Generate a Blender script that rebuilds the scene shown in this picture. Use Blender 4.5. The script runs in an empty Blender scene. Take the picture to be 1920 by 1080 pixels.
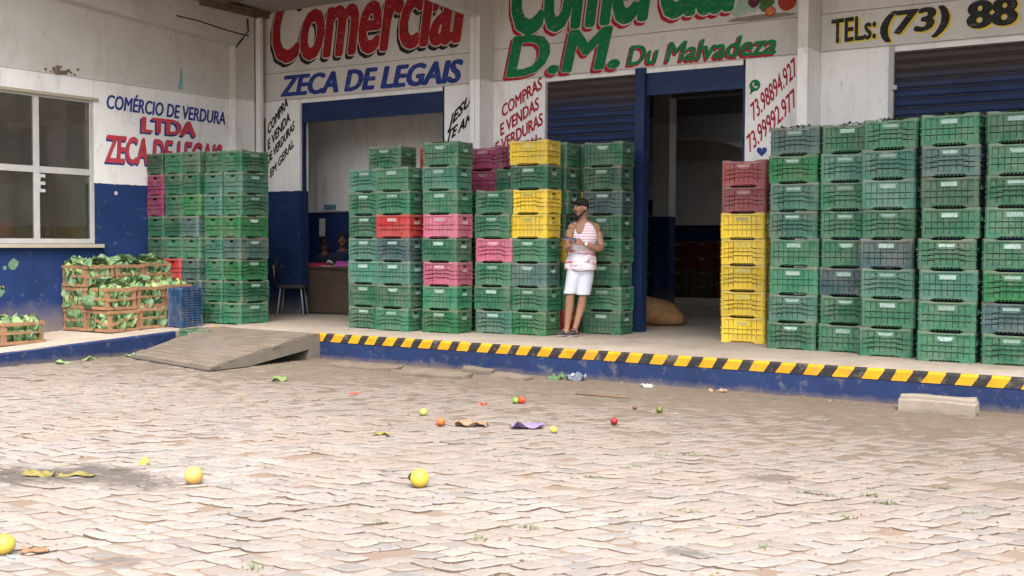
import bpy, bmesh, math, random
from mathutils import Vector, Matrix, Euler, noise
S = bpy.context.scene
COL = S.collection
rnd = random.Random(7)
R = math.radians

# ------------------------------------------------------------------ camera
cam_d = bpy.data.cameras.new('camera'); cam = bpy.data.objects.new('camera', cam_d); COL.objects.link(cam)
cam_d.sensor_width = 36.0; cam_d.lens = 2130.65/1920*36.0
cam_d.clip_start = 0.1; cam_d.clip_end = 500
_r = Vector((0.83644, 0.548037, 0.004886)); _u = Vector((-0.025449, 0.029933, 0.999228)); _f = Vector((-0.547468, 0.835918, -0.038984))
_m = Matrix((( _r.x, _u.x, -_f.x, 0), (_r.y, _u.y, -_f.y, 0), (_r.z, _u.z, -_f.z, 1.47), (0, 0, 0, 1)))
cam.matrix_world = _m
S.camera = cam
# ------------------------------------------------------------------ light: thin bright overcast, soft high sun
SUN_EL, SUN_AZ = 57.0, 142.0          # azimuth: direction the sun stands in, measured from +Y clockwise
W = bpy.data.worlds.new('World'); S.world = W; W.use_nodes = True
nt = W.node_tree; nt.nodes.clear()
out = nt.nodes.new('ShaderNodeOutputWorld'); bg = nt.nodes.new('ShaderNodeBackground')
sky = nt.nodes.new('ShaderNodeTexSky'); sky.sky_type = 'NISHITA'; sky.sun_disc = False
sky.sun_elevation = R(SUN_EL); sky.sun_rotation = R(SUN_AZ); sky.air_density = 1.0; sky.dust_density = 6.0; sky.ozone_density = 0.6
hs = nt.nodes.new('ShaderNodeHueSaturation'); hs.inputs['Saturation'].default_value = 0.5
nt.links.new(sky.outputs[0], hs.inputs['Color']); nt.links.new(hs.outputs[0], bg.inputs['Color'])
bg.inputs['Strength'].default_value = 0.15
nt.links.new(bg.outputs[0], out.inputs[0])
sl = bpy.data.lights.new('sun', 'SUN'); sl.energy = 0.5; sl.angle = R(45); sl.color = (1.0, 0.955, 0.89)
so = bpy.data.objects.new('sun', sl); COL.objects.link(so)
_d = Vector((math.sin(R(SUN_AZ))*math.cos(R(SUN_EL)), math.cos(R(SUN_AZ))*math.cos(R(SUN_EL)), math.sin(R(SUN_EL))))
so.rotation_euler = _d.to_track_quat('Z', 'Y').to_euler()
S.view_settings.view_transform = 'Standard'; S.view_settings.look = 'None'
S.view_settings.exposure = 1.82; S.view_settings.gamma = 1.0
S.render.engine = 'CYCLES'
S.cycles.use_denoising = True
S.cycles.max_bounces = 8; S.cycles.diffuse_bounces = 5; S.cycles.glossy_bounces = 3; S.cycles.transmission_bounces = 4

# ------------------------------------------------------------------ helpers
class MB:
    def __init__(s): s.v = []; s.f = []; s.m = []; s.sm = []
    def add(s, vs, fs, m=0, smooth=False):
        b = len(s.v); s.v += [tuple(v) for v in vs]
        for f in fs: s.f.append(tuple(b+i for i in f)); s.m.append(m); s.sm.append(smooth)
    def box(s, x0, y0, z0, x1, y1, z1, m=0, M=None):
        vs = [Vector(p) for p in ((x0,y0,z0),(x1,y0,z0),(x1,y1,z0),(x0,y1,z0),(x0,y0,z1),(x1,y0,z1),(x1,y1,z1),(x0,y1,z1))]
        if M is not None: vs = [M @ v for v in vs]
        s.add(vs, [(3,2,1,0),(4,5,6,7),(0,1,5,4),(1,2,6,5),(2,3,7,6),(3,0,4,7)], m)
    def cbox(s, c, d, m=0, M=None):
        s.box(c[0]-d[0]/2, c[1]-d[1]/2, c[2]-d[2]/2, c[0]+d[0]/2, c[1]+d[1]/2, c[2]+d[2]/2, m, M)
    def prism(s, poly, fn0, fn1, m=0):
        n = len(poly); vs = [fn0(*p) for p in poly]+[fn1(*p) for p in poly]
        s.add(vs, [tuple(range(n-1,-1,-1)), tuple(range(n,2*n))]+[(i,(i+1)%n,n+(i+1)%n,n+i) for i in range(n)], m)
    def quad(s, a, b, c, d, m=0): s.add([a,b,c,d], [(0,1,2,3)], m)
    def loft(s, rings, m=0, cap=True, smooth=True):
        n = len(rings[0]); vs = [p for r in rings for p in r]; fs = []
        for i in range(len(rings)-1):
            for j in range(n): fs.append((i*n+j, i*n+(j+1)%n, (i+1)*n+(j+1)%n, (i+1)*n+j))
        if cap: fs += [tuple(range(n-1,-1,-1)), tuple((len(rings)-1)*n+j for j in range(n))]
        s.add(vs, fs, m, smooth)
    def tube(s, pts, rad, n=8, m=0, up=None):
        P = [Vector(p) for p in pts]; k = len(P)
        if not isinstance(rad, (list, tuple)): rad = [rad]*k
        rings = []
        for i, p in enumerate(P):
            t = (P[min(i+1,k-1)]-P[max(i-1,0)]).normalized()
            a = Vector(up) if up else (Vector((0,0,1)) if abs(t.z) < .9 else Vector((0,1,0)))
            x = t.cross(a).normalized(); y = t.cross(x).normalized(); r = rad[i]
            rx, ry = r if isinstance(r, (list, tuple)) else (r, r)
            rings.append([p + x*math.cos(2*math.pi*j/n)*rx + y*math.sin(2*math.pi*j/n)*ry for j in range(n)])
        s.loft(rings, m)
    def ell(s, c, r, nu=14, nv=9, m=0, M=None):
        c = Vector(c); rings = []
        for i in range(nv+1):
            t = math.pi*(0.02+0.96*i/nv); z = -math.cos(t); q = math.sin(t)
            ring = [Vector((q*math.cos(2*math.pi*j/nu)*r[0], q*math.sin(2*math.pi*j/nu)*r[1], z*r[2])) for j in range(nu)]
            rings.append([c + (M @ p if M is not None else p) for p in ring])
        s.loft(rings, m)
    def mesh(s, name, mats):
        me = bpy.data.meshes.new(name); me.from_pydata(s.v, [], s.f)
        for mt in (mats if isinstance(mats, (list, tuple)) else [mats]): me.materials.append(mt)
        me.polygons.foreach_set('material_index', s.m); me.polygons.foreach_set('use_smooth', s.sm); me.update()
        return me
    def build(s, name, mats, parent=None, bevel=0, **k):
        o = bpy.data.objects.new(name, s.mesh(name, mats)); COL.objects.link(o)
        if parent is not None: o.parent = parent
        if bevel:
            b = o.modifiers.new('bevel', 'BEVEL'); b.width = bevel; b.segments = 2; b.limit_method = 'ANGLE'; b.angle_limit = R(40)
        tag(o, **k); return o
def tag(o, label=None, cat=None, group=None, kind=None):
    if label: o['label'] = label
    if cat: o['category'] = cat
    if group: o['group'] = group
    if kind: o['kind'] = kind
    return o
def empty(name, loc=(0,0,0), rz=0, **k):
    o = bpy.data.objects.new(name, None); o.empty_display_size = .1; COL.objects.link(o); o.location = loc; o.rotation_euler = (0,0,rz); tag(o, **k); return o

class Mat:
    """small node builder around one Principled BSDF"""
    def __init__(s, name, col=(.5,.5,.5), rough=.7, spec=.3):
        s.m = bpy.data.materials.new(name); s.m.use_nodes = True; s.t = s.m.node_tree; s.b = s.t.nodes['Principled BSDF']
        s.b.inputs['Roughness'].default_value = rough; s.b.inputs['Specular IOR Level'].default_value = spec
        s.b.inputs['Base Color'].default_value = (*col, 1); s.c = None; s.base = col; s.h = None
        s._co = {}
    def n(s, kind, **k):
        nd = s.t.nodes.new('ShaderNode'+kind)
        for a, b in k.items(): setattr(nd, a, b)
        return nd
    def l(s, a, b): s.t.links.new(a, b)
    def co(s, kind='Object', scale=(1,1,1)):
        key = (kind, scale)
        if key not in s._co:
            tc = s.n('TexCoord') if kind != 'World' else s.n('NewGeometry')
            src = tc.outputs[kind if kind != 'World' else 'Position']
            if kind == 'Object':                       # break up repeats: every object gets its own piece of the pattern
                oi = s.n('ObjectInfo'); ad = s.n('VectorMath', operation='ADD'); ml = s.n('VectorMath', operation='SCALE'); ml.inputs['Scale'].default_value = 37.0
                cb = s.n('CombineXYZ'); s.l(oi.outputs['Random'], cb.inputs[0]); s.l(oi.outputs['Random'], cb.inputs[1])
                s.l(cb.outputs[0], ml.inputs[0]); s.l(src, ad.inputs[0]); s.l(ml.outputs[0], ad.inputs[1]); src = ad.outputs[0]
            mp = s.n('Mapping'); mp.inputs['Scale'].default_value = scale; s.l(src, mp.inputs['Vector']); s._co[key] = mp.outputs[0]
        return s._co[key]
    def noise(s, scale, detail=4, rough=.6, kind='Object', st=(1,1,1), lo=.4, hi=.6):
        t = s.n('TexNoise'); t.inputs['Scale'].default_value = scale; t.inputs['Detail'].default_value = detail; t.inputs['Roughness'].default_value = rough
        s.l(s.co(kind, st), t.inputs['Vector'])
        r = s.n('MapRange'); r.inputs['From Min'].default_value = lo; r.inputs['From Max'].default_value = hi; s.l(t.outputs['Fac'], r.inputs['Value'])
        return r.outputs[0]
    def cur(s):
        if s.c is None:
            rgb = s.n('RGB'); rgb.outputs[0].default_value = (*s.base, 1); s.c = rgb.outputs[0]
        return s.c
    def mix(s, fac, col, amt=1.0, mode='MIX'):
        x = s.n('Mix', data_type='RGBA', blend_type=mode); 
        if amt != 1.0 and not isinstance(fac, float):
            mm = s.n('Math', operation='MULTIPLY'); s.l(fac, mm.inputs[0]); mm.inputs[1].default_value = amt; fac = mm.outputs[0]
        if isinstance(fac, float): x.inputs[0].default_value = fac
        else: s.l(fac, x.inputs[0])
        s.l(s.cur(), x.inputs[6])
        if isinstance(col, tuple): x.inputs[7].default_value = (*col, 1)
        else: s.l(col, x.inputs[7])
        s.c = x.outputs[2]; return s
    def vary(s, scale, amt, kind='Object', st=(1,1,1)):
        """multiply brightness by a noise"""
        f = s.noise(scale, kind=kind, st=st, lo=.3, hi=.7)
        r = s.n('MapRange'); r.inputs['To Min'].default_value = 1-amt; r.inputs['To Max'].default_value = 1+amt*.6; s.l(f, r.inputs['Value'])
        x = s.n('VectorMath', operation='SCALE'); s.l(s.cur(), x.inputs[0]); s.l(r.outputs[0], x.inputs['Scale']); s.c = x.outputs[0]; return s
    def bump(s, scale, strength=.3, dist=.01, kind='Object', st=(1,1,1)):
        f = s.noise(scale, kind=kind, st=st, lo=.2, hi=.8)
        b = s.n('Bump'); b.inputs['Strength'].default_value = strength; b.inputs['Distance'].default_value = dist; s.l(f, b.inputs['Height'])
        if s.h is not None: s.l(s.h, b.inputs['Normal'])
        s.h = b.outputs[0]; return s
    def z(s):
        g = s.n('NewGeometry'); x = s.n('SeparateXYZ'); s.l(g.outputs['Position'], x.inputs[0]); return x.outputs
    def mth(s, op, a, b=None, c=None):
        m = s.n('Math', operation=op)
        for i, v in enumerate((a, b, c)):
            if v is None: continue
            if isinstance(v, (int, float)): m.inputs[i].default_value = v
            else: s.l(v, m.inputs[i])
        return m.outputs[0]
    def ramp(s, v, lo, hi):
        r = s.n('MapRange'); r.inputs['From Min'].default_value = lo; r.inputs['From Max'].default_value = hi; s.l(v, r.inputs['Value']); return r.outputs[0]
    def done(s):
        if s.c is not None: s.l(s.c, s.b.inputs['Base Color'])
        if s.h is not None: s.l(s.h, s.b.inputs['Normal'])
        return s.m
def plain(name, col, rough=.7, var=.12, sc=8, bump=0):
    m = Mat(name, col, rough).vary(sc, var)
    if bump: m.bump(sc*4, bump)
    return m.done()

# ------------------------------------------------------------------ materials
WHITE = (.79,.79,.785); BLUE = (.014,.036,.125)
def wall_mat(name, split=None, kindsplit=True):
    m = Mat(name, WHITE, .75, .2)
    m.mix(m.ramp(m.z()['Z'], 3.74, 3.77), (.56,.545,.52))             # duller paint tone above the joint
    m.vary(1.1, .10, 'World')
    m.mix(m.noise(2.6, 6, .7, 'World', (1,1,.35), .53, .78), (.36,.30,.245), .55)         # brown weather stains
    m.mix(m.noise(9, 5, .7, 'World', (1,1,.5), .63, .72), (.18,.14,.11), .55)              # small dark spots
    m.mix(m.noise(5, 3, .6, 'World', (3,3,.12), .56, .80), (.42,.38,.33), .28)           # run marks
    if split:
        P = m.z(); e = m.noise(14, 3, .6, 'World', lo=0, hi=1); zz = m.mth('MULTIPLY_ADD', e, .03, P['Z'])
        f = m.ramp(zz, split+.019, split+.013)
        keep = m.c
        m.c = None; m.base = BLUE; m.vary(1.6, .25, 'World'); m.mix(m.noise(7, 6, .75, 'World', lo=.60, hi=.72), (.26,.26,.29), .5)
        m.mix(m.ramp(m.mth('MULTIPLY_ADD', m.noise(4, 4, .6, 'World', lo=0, hi=1), .35, P['Z']), .85, .45), (.22,.18,.15), .7)   # splash dirt at the foot
        blue = m.c; m.c = keep
        m.mix(f, blue)
    m.bump(30, .15, .004, 'World').bump(4, .15, .01, 'World')
    return m.done()
M_wall = wall_mat('painted_wall', 2.30); M_white = wall_mat('white_wall'); M_in = wall_mat('interior_wall', 2.0)
M_yel_in = Mat('yellow_dado', (.55,.36,.04)).vary(3,.2).done()
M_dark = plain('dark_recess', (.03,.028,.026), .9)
def blue_metal(name, dirt):
    m = Mat(name, (.011,.027,.085), .5, .25).vary(2, .3, 'World', (1,1,3))
    P = m.z(); top = m.ramp(m.mth('MULTIPLY_ADD', m.noise(3, 4, .7, 'World', lo=0, hi=1), .25, P['Z']), 3.38, 3.60)
    if dirt: m.mix(top, (.05,.037,.028), .85)
    m.mix(m.noise(12, 5, .7, 'World', (1,1,2), .63, .75), (.12,.07,.04), .6)
    return m.bump(20, .1).done()
M_shut = blue_metal('shutter_paint', True); M_bluem = blue_metal('blue_paint', False)
M_edge = Mat('worn_slat_edge', (.085,.062,.05), .7).vary(6,.4,'World').done()
def concrete(name, col, stain=(.16,.125,.10), amt=.5):
    m = Mat(name, col, .9, .2).vary(.9, .16, 'World').vary(14, .10, 'World')
    m.mix(m.noise(2.2, 6, .7, 'World', lo=.5, hi=.75), stain, amt)
    m.mix(m.noise(30, 4, .7, 'World', lo=.64, hi=.72), (.10,.08,.065), .5)
    return m.bump(40, .25, .006, 'World').bump(6, .2, .01, 'World').done()
M_plat = concrete('platform_concrete', (.36,.31,.255)); M_ramp = concrete('ramp_concrete', (.15,.132,.11)); M_slab = concrete('slab_concrete', (.155,.128,.10), amt=.6); M_block = concrete('block_concrete', (.25,.215,.175), amt=.3)
M_col = wall_mat('column_paint'); M_roof = plain('roof_sheet', (.30,.28,.26), .85); M_beam = Mat('beam_paint', (.60,.58,.55), .8).vary(2,.2,'World').done()
M_rust = Mat('rusty_timber', (.16,.115,.08), .8).vary(8,.4,'World').done()
M_pvc = plain('white_pvc', (.72,.71,.69), .4, .06)
def kerb_blue():
    m = Mat('kerb_blue_paint', (.010,.025,.085), .7).vary(2,.25,'World')
    P = m.z()
    m.mix(m.noise(6, 6, .75, 'World', lo=.56, hi=.70), (.15,.14,.14), .6)
    m.mix(m.ramp(m.mth('MULTIPLY_ADD', m.noise(5, 5, .7, 'World', lo=0, hi=1), .16, P['Z']), .15, .05), (.15,.12,.095), .9)
    return m.bump(25,.25,.008,'World').done()
M_kblue = kerb_blue()
M_kyel = Mat('kerb_yellow_paint', (.58,.265,.008), .65).vary(5,.22,'World'); M_kyel.mix(M_kyel.noise(9,6,.75,'World',lo=.57,hi=.70),(.17,.13,.09),.75); M_kyel = M_kyel.done()
M_kblk = Mat('kerb_black_paint', (.022,.021,.022), .7).vary(5,.3,'World'); M_kblk.mix(M_kblk.noise(8,6,.75,'World',lo=.52,hi=.7),(.19,.155,.12),.6); M_kblk = M_kblk.done()
M_alu = plain('grey_window_frame', (.42,.42,.41), .55, .1)
def paint(name, col):
    m = Mat(name, col, .7, .2).vary(5,.22,'World')
    m.mix(m.noise(8, 5, .75, 'World', (1,1,2.5), .56, .78), tuple(.45*c+.55*w*.8 for c, w in zip(col, WHITE)), .55)      # thin, faded brushwork
    m.mix(m.noise(26, 4, .7, 'World', lo=.68, hi=.76), WHITE, .25)
    return m.done()
P_red = paint('red_letter_paint', (.30,.016,.02)); P_blk = paint('black_letter_paint', (.014,.013,.014)); P_blue = paint('blue_letter_paint', (.022,.045,.22))
P_grn = paint('green_letter_paint', (.008,.17,.06)); P_cream = paint('cream_letter_paint', (.55,.52,.47)); P_pink = paint('faded_red_letter_paint', (.52,.06,.085))
P_crim = paint('crimson_letter_paint', (.36,.012,.03)); P_yel = paint('yellow_letter_paint', (.66,.50,.07)); P_char = paint('charcoal_letter_paint', (.022,.023,.022))

# ------------------------------------------------------------------ ground
def ground_mat():
    m = Mat('sandy_ground', (.145,.118,.094), .95, .15).vary(.5,.16,'World').vary(9,.18,'World')
    m.mix(m.noise(3, 6, .7, 'World', lo=.55, hi=.75), (.20,.15,.115), .6)
    m.mix(m.noise(60, 3, .7, 'World', lo=.62, hi=.70), (.12,.09,.07), .6)
    m.mix(m.ramp(m.mth('MULTIPLY_ADD', m.noise(2, 4, .6, 'World', lo=0, hi=1), 2.0, m.z()['Y']), 9.2, 7.0), (.215,.162,.125), .8)      # paler bed away from the kerb; darker kerb side carries canopy shade as colour
    return m.bump(70,.4,.01,'World').bump(9,.3,.02,'World').done()
def stone_mat():
    m = Mat('paving_stone', (.42,.36,.305), .9, .2)
    g = m.n('NewGeometry'); ri = g.outputs['Random Per Island']
    cr = m.n('ValToRGB'); e = cr.color_ramp.elements; e[0].position = 0; e[0].color = (.215,.19,.168,1); e[1].position = 1; e[1].color = (.27,.245,.225,1)
    for p, c in ((.2,(.262,.225,.198,1)),(.42,(.235,.22,.207,1)),(.6,(.292,.25,.218,1)),(.8,(.185,.172,.16,1))):
        q = e.new(p); q.color = c
    m.l(ri, cr.inputs[0]); m.c = cr.outputs[0]
    m.vary(.45,.10,'World').vary(22,.12,'World')
    m.mix(m.noise(1.1, 5, .65, 'World', lo=.46, hi=.68), (.235,.187,.152), .6)         # sand film
    P = m.z(); y = m.ramp(m.mth('MULTIPLY_ADD', m.noise(1.4, 4, .6, 'World', lo=0, hi=1), 1.6, P['Y']), 6.2, 10.6); m.mix(y, (.128,.106,.086), .85)  # dirtier tone towards the kerb, with canopy shade put into the colour
    # oil stain near the fruit: a fixed patch on the stones
    def blot(x, yy, rx, ry, col, amt):
        dx = m.mth('DIVIDE', m.mth('SUBTRACT', P['X'], x), rx); dy = m.mth('DIVIDE', m.mth('SUBTRACT', P['Y'], yy), ry)
        d = m.mth('SQRT', m.mth('ADD', m.mth('MULTIPLY', dx, dx), m.mth('MULTIPLY', dy, dy)))
        d = m.mth('ADD', d, m.mth('MULTIPLY', m.mth('SUBTRACT', m.noise(4.5, 6, .75, 'World', lo=.15, hi=.85), .5), 1.9))
        m.mix(m.ramp(d, 1.1, .55), col, amt)
    blot(-5.98, 4.53, .62, .27, (.075,.067,.061), .85)
    blot(-6.45, 4.25, .35, .3, (.07,.062,.052), .85)
    blot(-2.5, 6.86, .22, .12, (.10,.085,.07), .85)
    blot(-4.35, 3.35, .16, .10, (.11,.09,.08), .8); blot(-2.25, 4.95, .16, .08, (.10,.09,.08), .8)
    return m.bump(55,.35,.006,'World').bump(9,.3,.012,'World').done()
M_joint = Mat('joint_dirt_shade', (.118,.092,.073), .95, .1).vary(8,.3,'World').done()  # dirt-brown stone sides, joint shadow put into their colour
M_ground = ground_mat(); M_stone = stone_mat()
def gz(x, y):
    """height of the sandy bed"""
    n = noise.noise(Vector((x*1.7, y*1.7, 0)))*.010 + noise.noise(Vector((x*.5, y*.5, 3)))*.008
    far = min(max((y-7.2)/3.2, 0), 1)
    return -.0085 + n*.6 + far*.0105
def ground():
    mb = MB(); vs = []; xs = []; 
    def axis(lo, hi, step, ext):
        a = [lo-e for e in reversed(ext)]; k = int(round((hi-lo)/step)); a += [lo+i*step for i in range(k+1)]; a += [hi+e for e in ext]; return a
    X = axis(-15, 3, .09, (2, 8, 30, 120)); Y = axis(1.5, 10.8, .09, (2, 8, 30, 120)); nx = len(X)
    for y in Y:
        for x in X:
            inside = -15 <= x <= 3 and 1.5 <= y <= 10.8
            vs.append((x, y, gz(x, y) if inside else -.03))
    fs = [(j*nx+i, j*nx+i+1, (j+1)*nx+i+1, (j+1)*nx+i) for j in range(len(Y)-1) for i in range(nx-1)]
    mb.add(vs, fs, 0, True); mb.build('ground', M_ground, kind='structure')
    # cobbles: jittered courses of flat stones, running obliquely to the kerb
    r = random.Random(3); mb = MB(); a = R(27); e1 = Vector((math.sin(a), math.cos(a))); e2 = Vector((math.cos(a), -math.sin(a)))
    o = Vector((-5, 6)); cw, ch = .134, .122
    def vert(i, j):
        rr = random.Random(i*7919+j*104729)
        off = (j % 2)*.5*cw
        return o + e1*(i*cw+off+rr.uniform(-.021,.021)) + e2*(j*ch+rr.uniform(-.017,.017))
    for j in range(-100, 100):
        for i in range(-100, 100):
            # brick-like bond: lower side uses row j, upper side row j+1 (shifted half a stone) -> six-point stones
            if j % 2 == 0: low = [vert(i, j), vert(i+1, j)]; up = [vert(i+1, j+1), vert(i, j+1)]; mid = None
            else: low = [vert(i, j), vert(i+1, j)]; up = [vert(i+2, j+1), vert(i+1, j+1)]; mid = None
            poly = low+up
            c = sum(poly, Vector((0,0)))/4
            if not (1.9 < c.y < 10.62): continue
            xl = -4.0-(c.y-2.9)*1.58-1.6; xr = max(-.6, -.4)+1.2
            if not (xl < c.x < xr): continue
            far = min(max((c.y-7.0)/3.4, 0), 1)
            if r.random() < .02+.38*far: continue
            tilt = (r.gauss(0,.03), r.gauss(0,.03)); h = r.gauss(.001,.0028)-far*.004
            # irregular outline
            pts = []
            for q in range(4):
                p0, p1 = poly[q], poly[(q+1)%4]
                pts.append(c+(p0-c)*r.uniform(.76,.85))
                if True:
                    mpt = (p0+p1)/2; pts.append(c+(mpt-c)*r.uniform(.86,.95))
            n = len(pts)
            def zz(p, k): d = p-c; return h+tilt[0]*d.x+tilt[1]*d.y-k
            top = [(c.x+(p.x-c.x)*.86, c.y+(p.y-c.y)*.86, zz(p, 0)) for p in pts]
            mid_ = [(p.x, p.y, zz(p, .007)) for p in pts]
            bot = [(p.x, p.y, -.05) for p in pts]
            ctr = (c.x, c.y, zz(c, -.002))
            vs = [ctr]+top+mid_+bot; fs = []
            for q in range(n):
                k = (q+1) % n
                fs += [(0, 1+q, 1+k), (1+q, 1+n+q, 1+n+k, 1+k), (1+n+q, 1+2*n+q, 1+2*n+k, 1+n+k)]
            # orient faces upward
            if (Vector(top[1])-Vector(ctr)).cross(Vector(top[2])-Vector(ctr)).z < 0: fs = [f[::-1] for f in fs]
            mb.add(vs, [f for q, f in enumerate(fs) if q % 3 != 2], 0, False); b0 = len(mb.v)-len(vs)
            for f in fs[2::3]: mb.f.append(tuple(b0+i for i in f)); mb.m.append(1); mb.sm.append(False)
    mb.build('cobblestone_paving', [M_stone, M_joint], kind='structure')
ground()

# ------------------------------------------------------------------ loading platform, kerb, pavement
ZP = .316
mb = MB(); mb.box(-11.95, 10.72, -.1, 6, 30, ZP); mb.box(-24, 11.62, -.1, -11.953, 30, ZP)
mb.build('loading_platform', M_plat, kind='structure')
mb = MB()                                                   # lower pavement along the office wall, rising to the platform
def zl(y): return .22+.04*(y-9.2)
for (x0, x1, y0, y1) in ((-16, -12.22, 1, 11.617), (-12.22, -11.956, 10.72, 11.617)):
    vs = [(x0,y0,-.1),(x1,y0,-.1),(x1,y1,-.1),(x0,y1,-.1),(x0,y0,zl(y0)),(x1,y0,zl(y0)),(x1,y1,zl(y1)),(x0,y1,zl(y1))]
    mb.add(vs, [(3,2,1,0),(4,5,6,7),(0,1,5,4),(1,2,6,5),(2,3,7,6),(3,0,4,7)])
mb.build('pavement', M_plat, kind='structure')
mb = MB(); rr = random.Random(5)
ys = [1+.25*i for i in range(38)]; ys = [y for y in ys if y < 10.32]+[10.32]
for i in range(len(ys)-1):
    y0, y1 = ys[i], ys[i+1]; x0 = -12.19+.02*math.sin(y0*2.1); x1 = -12.19+.02*math.sin(y1*2.1)
    z0, z1 = zl(y0)+.004, zl(y1)+.004
    mb.add([(-12.23,y0,-.1),(x0,y0,-.1),(x0,y0,z0-.02),(x0-.02,y0,z0),(-12.23,y0,z0),(-12.23,y1,-.1),(x1,y1,-.1),(x1,y1,z1-.02),(x1-.02,y1,z1),(-12.23,y1,z1)],
           [(1,6,7,2),(2,7,8,3),(3,8,9,4)]+([(5,9,8,7,6)] if i == len(ys)-2 else []), 0)
mb.build('pavement_kerb', M_kblue, kind='structure')
mb = MB()                                                   # platform kerb: blue face, black and yellow band on the nosing
x = -11.94; z1, zt = .222, .322; yf = 10.70
mb.box(-11.94, yf, -.1, 6, 10.719, z1, 0)
k = 0
while x < 5.9:
    wdt = (.155 if k % 2 == 0 else .125)+rr.uniform(-.012,.012); x2 = x+wdt; s0, s1 = 0, -.055+rr.uniform(-.01,.01)
    if k == 0: s_prev = 0
    m = 1 if k % 2 == 0 else 2
    if -11.72 < x < -10.02: s_prev = 0; x = -9.985 if x > -11.0 or True else x; k = 0; continue
    a0, a1 = x+s_prev/2, x-s_prev/2; b0, b1 = x2+s1/2, x2-s1/2
    # slanted stripe: lower edge shifted against the upper one; face, rounded nose and a strip of the tread
    mb.add([(a0,yf-.006,z1),(b0,yf-.006,z1),(b1,yf-.006,zt-.02),(a1,yf-.006,zt-.02),(b1,yf+.014,zt),(a1,yf+.014,zt),(b1,yf+.05,zt+.001),(a1,yf+.05,zt+.001)],
           [(0,1,2,3),(3,2,4,5),(5,4,6,7)], m)
    s_prev = s1; x = x2; k += 1
mb.add([(-11.94,yf-.006,z1),(5.9,yf-.006,z1),(5.9,yf+.02,z1),(-11.94,yf+.02,z1)], [(3,2,1,0)], 0)
mb.build('platform_kerb', [M_kblue, M_kyel, M_kblk], kind='structure')

# ------------------------------------------------------------------ building
B = empty('market_building', (0,0,0), label='white and blue market warehouse with hand painted shop signs and rolling doors', cat='building')
YF = 13.4
def bay(x0, x1, d0, d1, ztop=3.765):
    mb = MB()
    mb.box(x0, YF, 3.772, x1, YF+.2, 4.204); mb.box(x0, YF, 4.212, x1, YF+.2, 6.6)
    mb.box(x0+.002, YF+.03, 3.7, x1-.002, YF+.19, 4.3)
    if d0 > x0: mb.box(x0, YF, ZP-.05, d0, YF+.2, ztop)
    if d1 < x1: mb.box(d1, YF, ZP-.05, x1, YF+.2, ztop)
    return mb.build('wall', M_wall, B)
bay(-13.8, -9.28, -12.85, -9.97); bay(-9.10, -4.53, -8.25, -5.34); bay(-4.40, 6.0, -3.58, -.4)
# office front wall with the window, panels above the joint
mb = MB()
wy0, wy1, wz0, wz1 = 7.55, 10.26, 1.44, 3.455
mb.box(-14.0, 2, 3.757, -13.8, YF-.0025, 6.6)
mb.box(-14.0, 2, -.05, -13.8, wy0, 3.75); mb.box(-14.0, wy1, -.05, -13.8, YF-.0025, 3.75)
mb.box(-14.0, wy0, -.05, -13.8, wy1, wz0); mb.box(-14.0, wy0, wz1, -13.8, wy1, 3.75)
mb.box(-13.98, 2.1, 3.7, -13.82, YF-.01, 3.8)
mb.build('wall', M_wall, B)
# portal frames: column and rising rafter carrying the canopy
def portal(x0, x1, yc, zk, groove=True, y1=13.6):
    mb = MB()
    if groove:
        xm = (x0+x1)/2; mb.box(x0, yc+.012, ZP-.05, xm-.006, y1, 6.4); mb.box(xm+.006, yc, ZP-.05, x1, y1, 6.4); mb.box(xm-.02, yc+.03, ZP-.05, xm+.02, y1-.02, 6.38)
    else: mb.box(x0, yc, ZP-.05, x1, y1, 6.4)
    mb.build('column', M_col, B, bevel=.006)
    mb = MB(); sl = .06; yo = 9.1
    def z_at(y): return zk+sl*(yc-y)
    for (a, b, dz) in (((x0, (x0+x1)/2-.006, .012), ((x0+x1)/2+.006, x1, 0)) if groove else ((x0, x1, 0),)):
        mb.prism([(yc-.003, z_at(yc)+dz), (yo, z_at(yo)+dz), (yo, z_at(yo)+.35), (yc-.003, z_at(yc)+.55)], lambda y, z: (a, y, z), lambda y, z: (b, y, z))
    mb.build('rafter', M_col, B)
portal(-9.28, -9.10, 13.05, 4.62); portal(-4.53, -4.405, 12.95, 4.75, False); portal(-13.795, -13.65, 12.78, 4.60, False, 13.2)
mb = MB()
def zr(y): return 5.22+.06*(12.9-y)
mb.prism([(13.9, zr(13.9)), (9.0, zr(9.0)), (9.0, zr(9.0)+.05), (13.9, zr(13.9)+.05)], lambda y, z: (-20, y, z), lambda y, z: (8, y, z))
for xa, xb in ((-20, -8.2), (-5.2, 8)): mb.prism([(13.9, zr(13.9)+.002), (13.9, zr(13.9)+.05), (34, 6.2), (34, 6.15)], lambda y, z: (xa, y, z), lambda y, z: (xb, y, z))
mb.prism([(13.9, zr(13.9)+.002), (13.9, zr(13.9)+.05), (22.5, 5.5), (22.5, 5.45)], lambda y, z: (-8.2, y, z), lambda y, z: (-5.2, y, z)); mb.prism([(25, 5.75), (25, 5.8), (34, 6.2), (34, 6.15)], lambda y, z: (-8.2, y, z), lambda y, z: (-5.2, y, z))  # unseen gap added in the roof to let daylight into the hall
mb.box(-20, 1, 5.45, -12.3, 8.997, 5.5)
mb.build('roof', M_roof, B)
mb = MB()
for y in (12.3, 10.8, 9.2): mb.box(-20, y-.04, zr(y)-.11, 8, y+.04, zr(y)-.012)
mb.build('purlins', M_rust, B)
mb = MB(); mb.box(-13.64, 12.05, 5.10, -13.50, 13.38, 5.165); mb.box(-13.66, 12.1, 5.165, -13.45, 13.38, 5.19); mb.build('gutter', M_rust, B)
mb = MB(); mb.box(-13.648, 13.215, 1.2, -13.545, 13.3, 5.098); mb.build('downpipe', M_pvc, B, bevel=.012)
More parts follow.
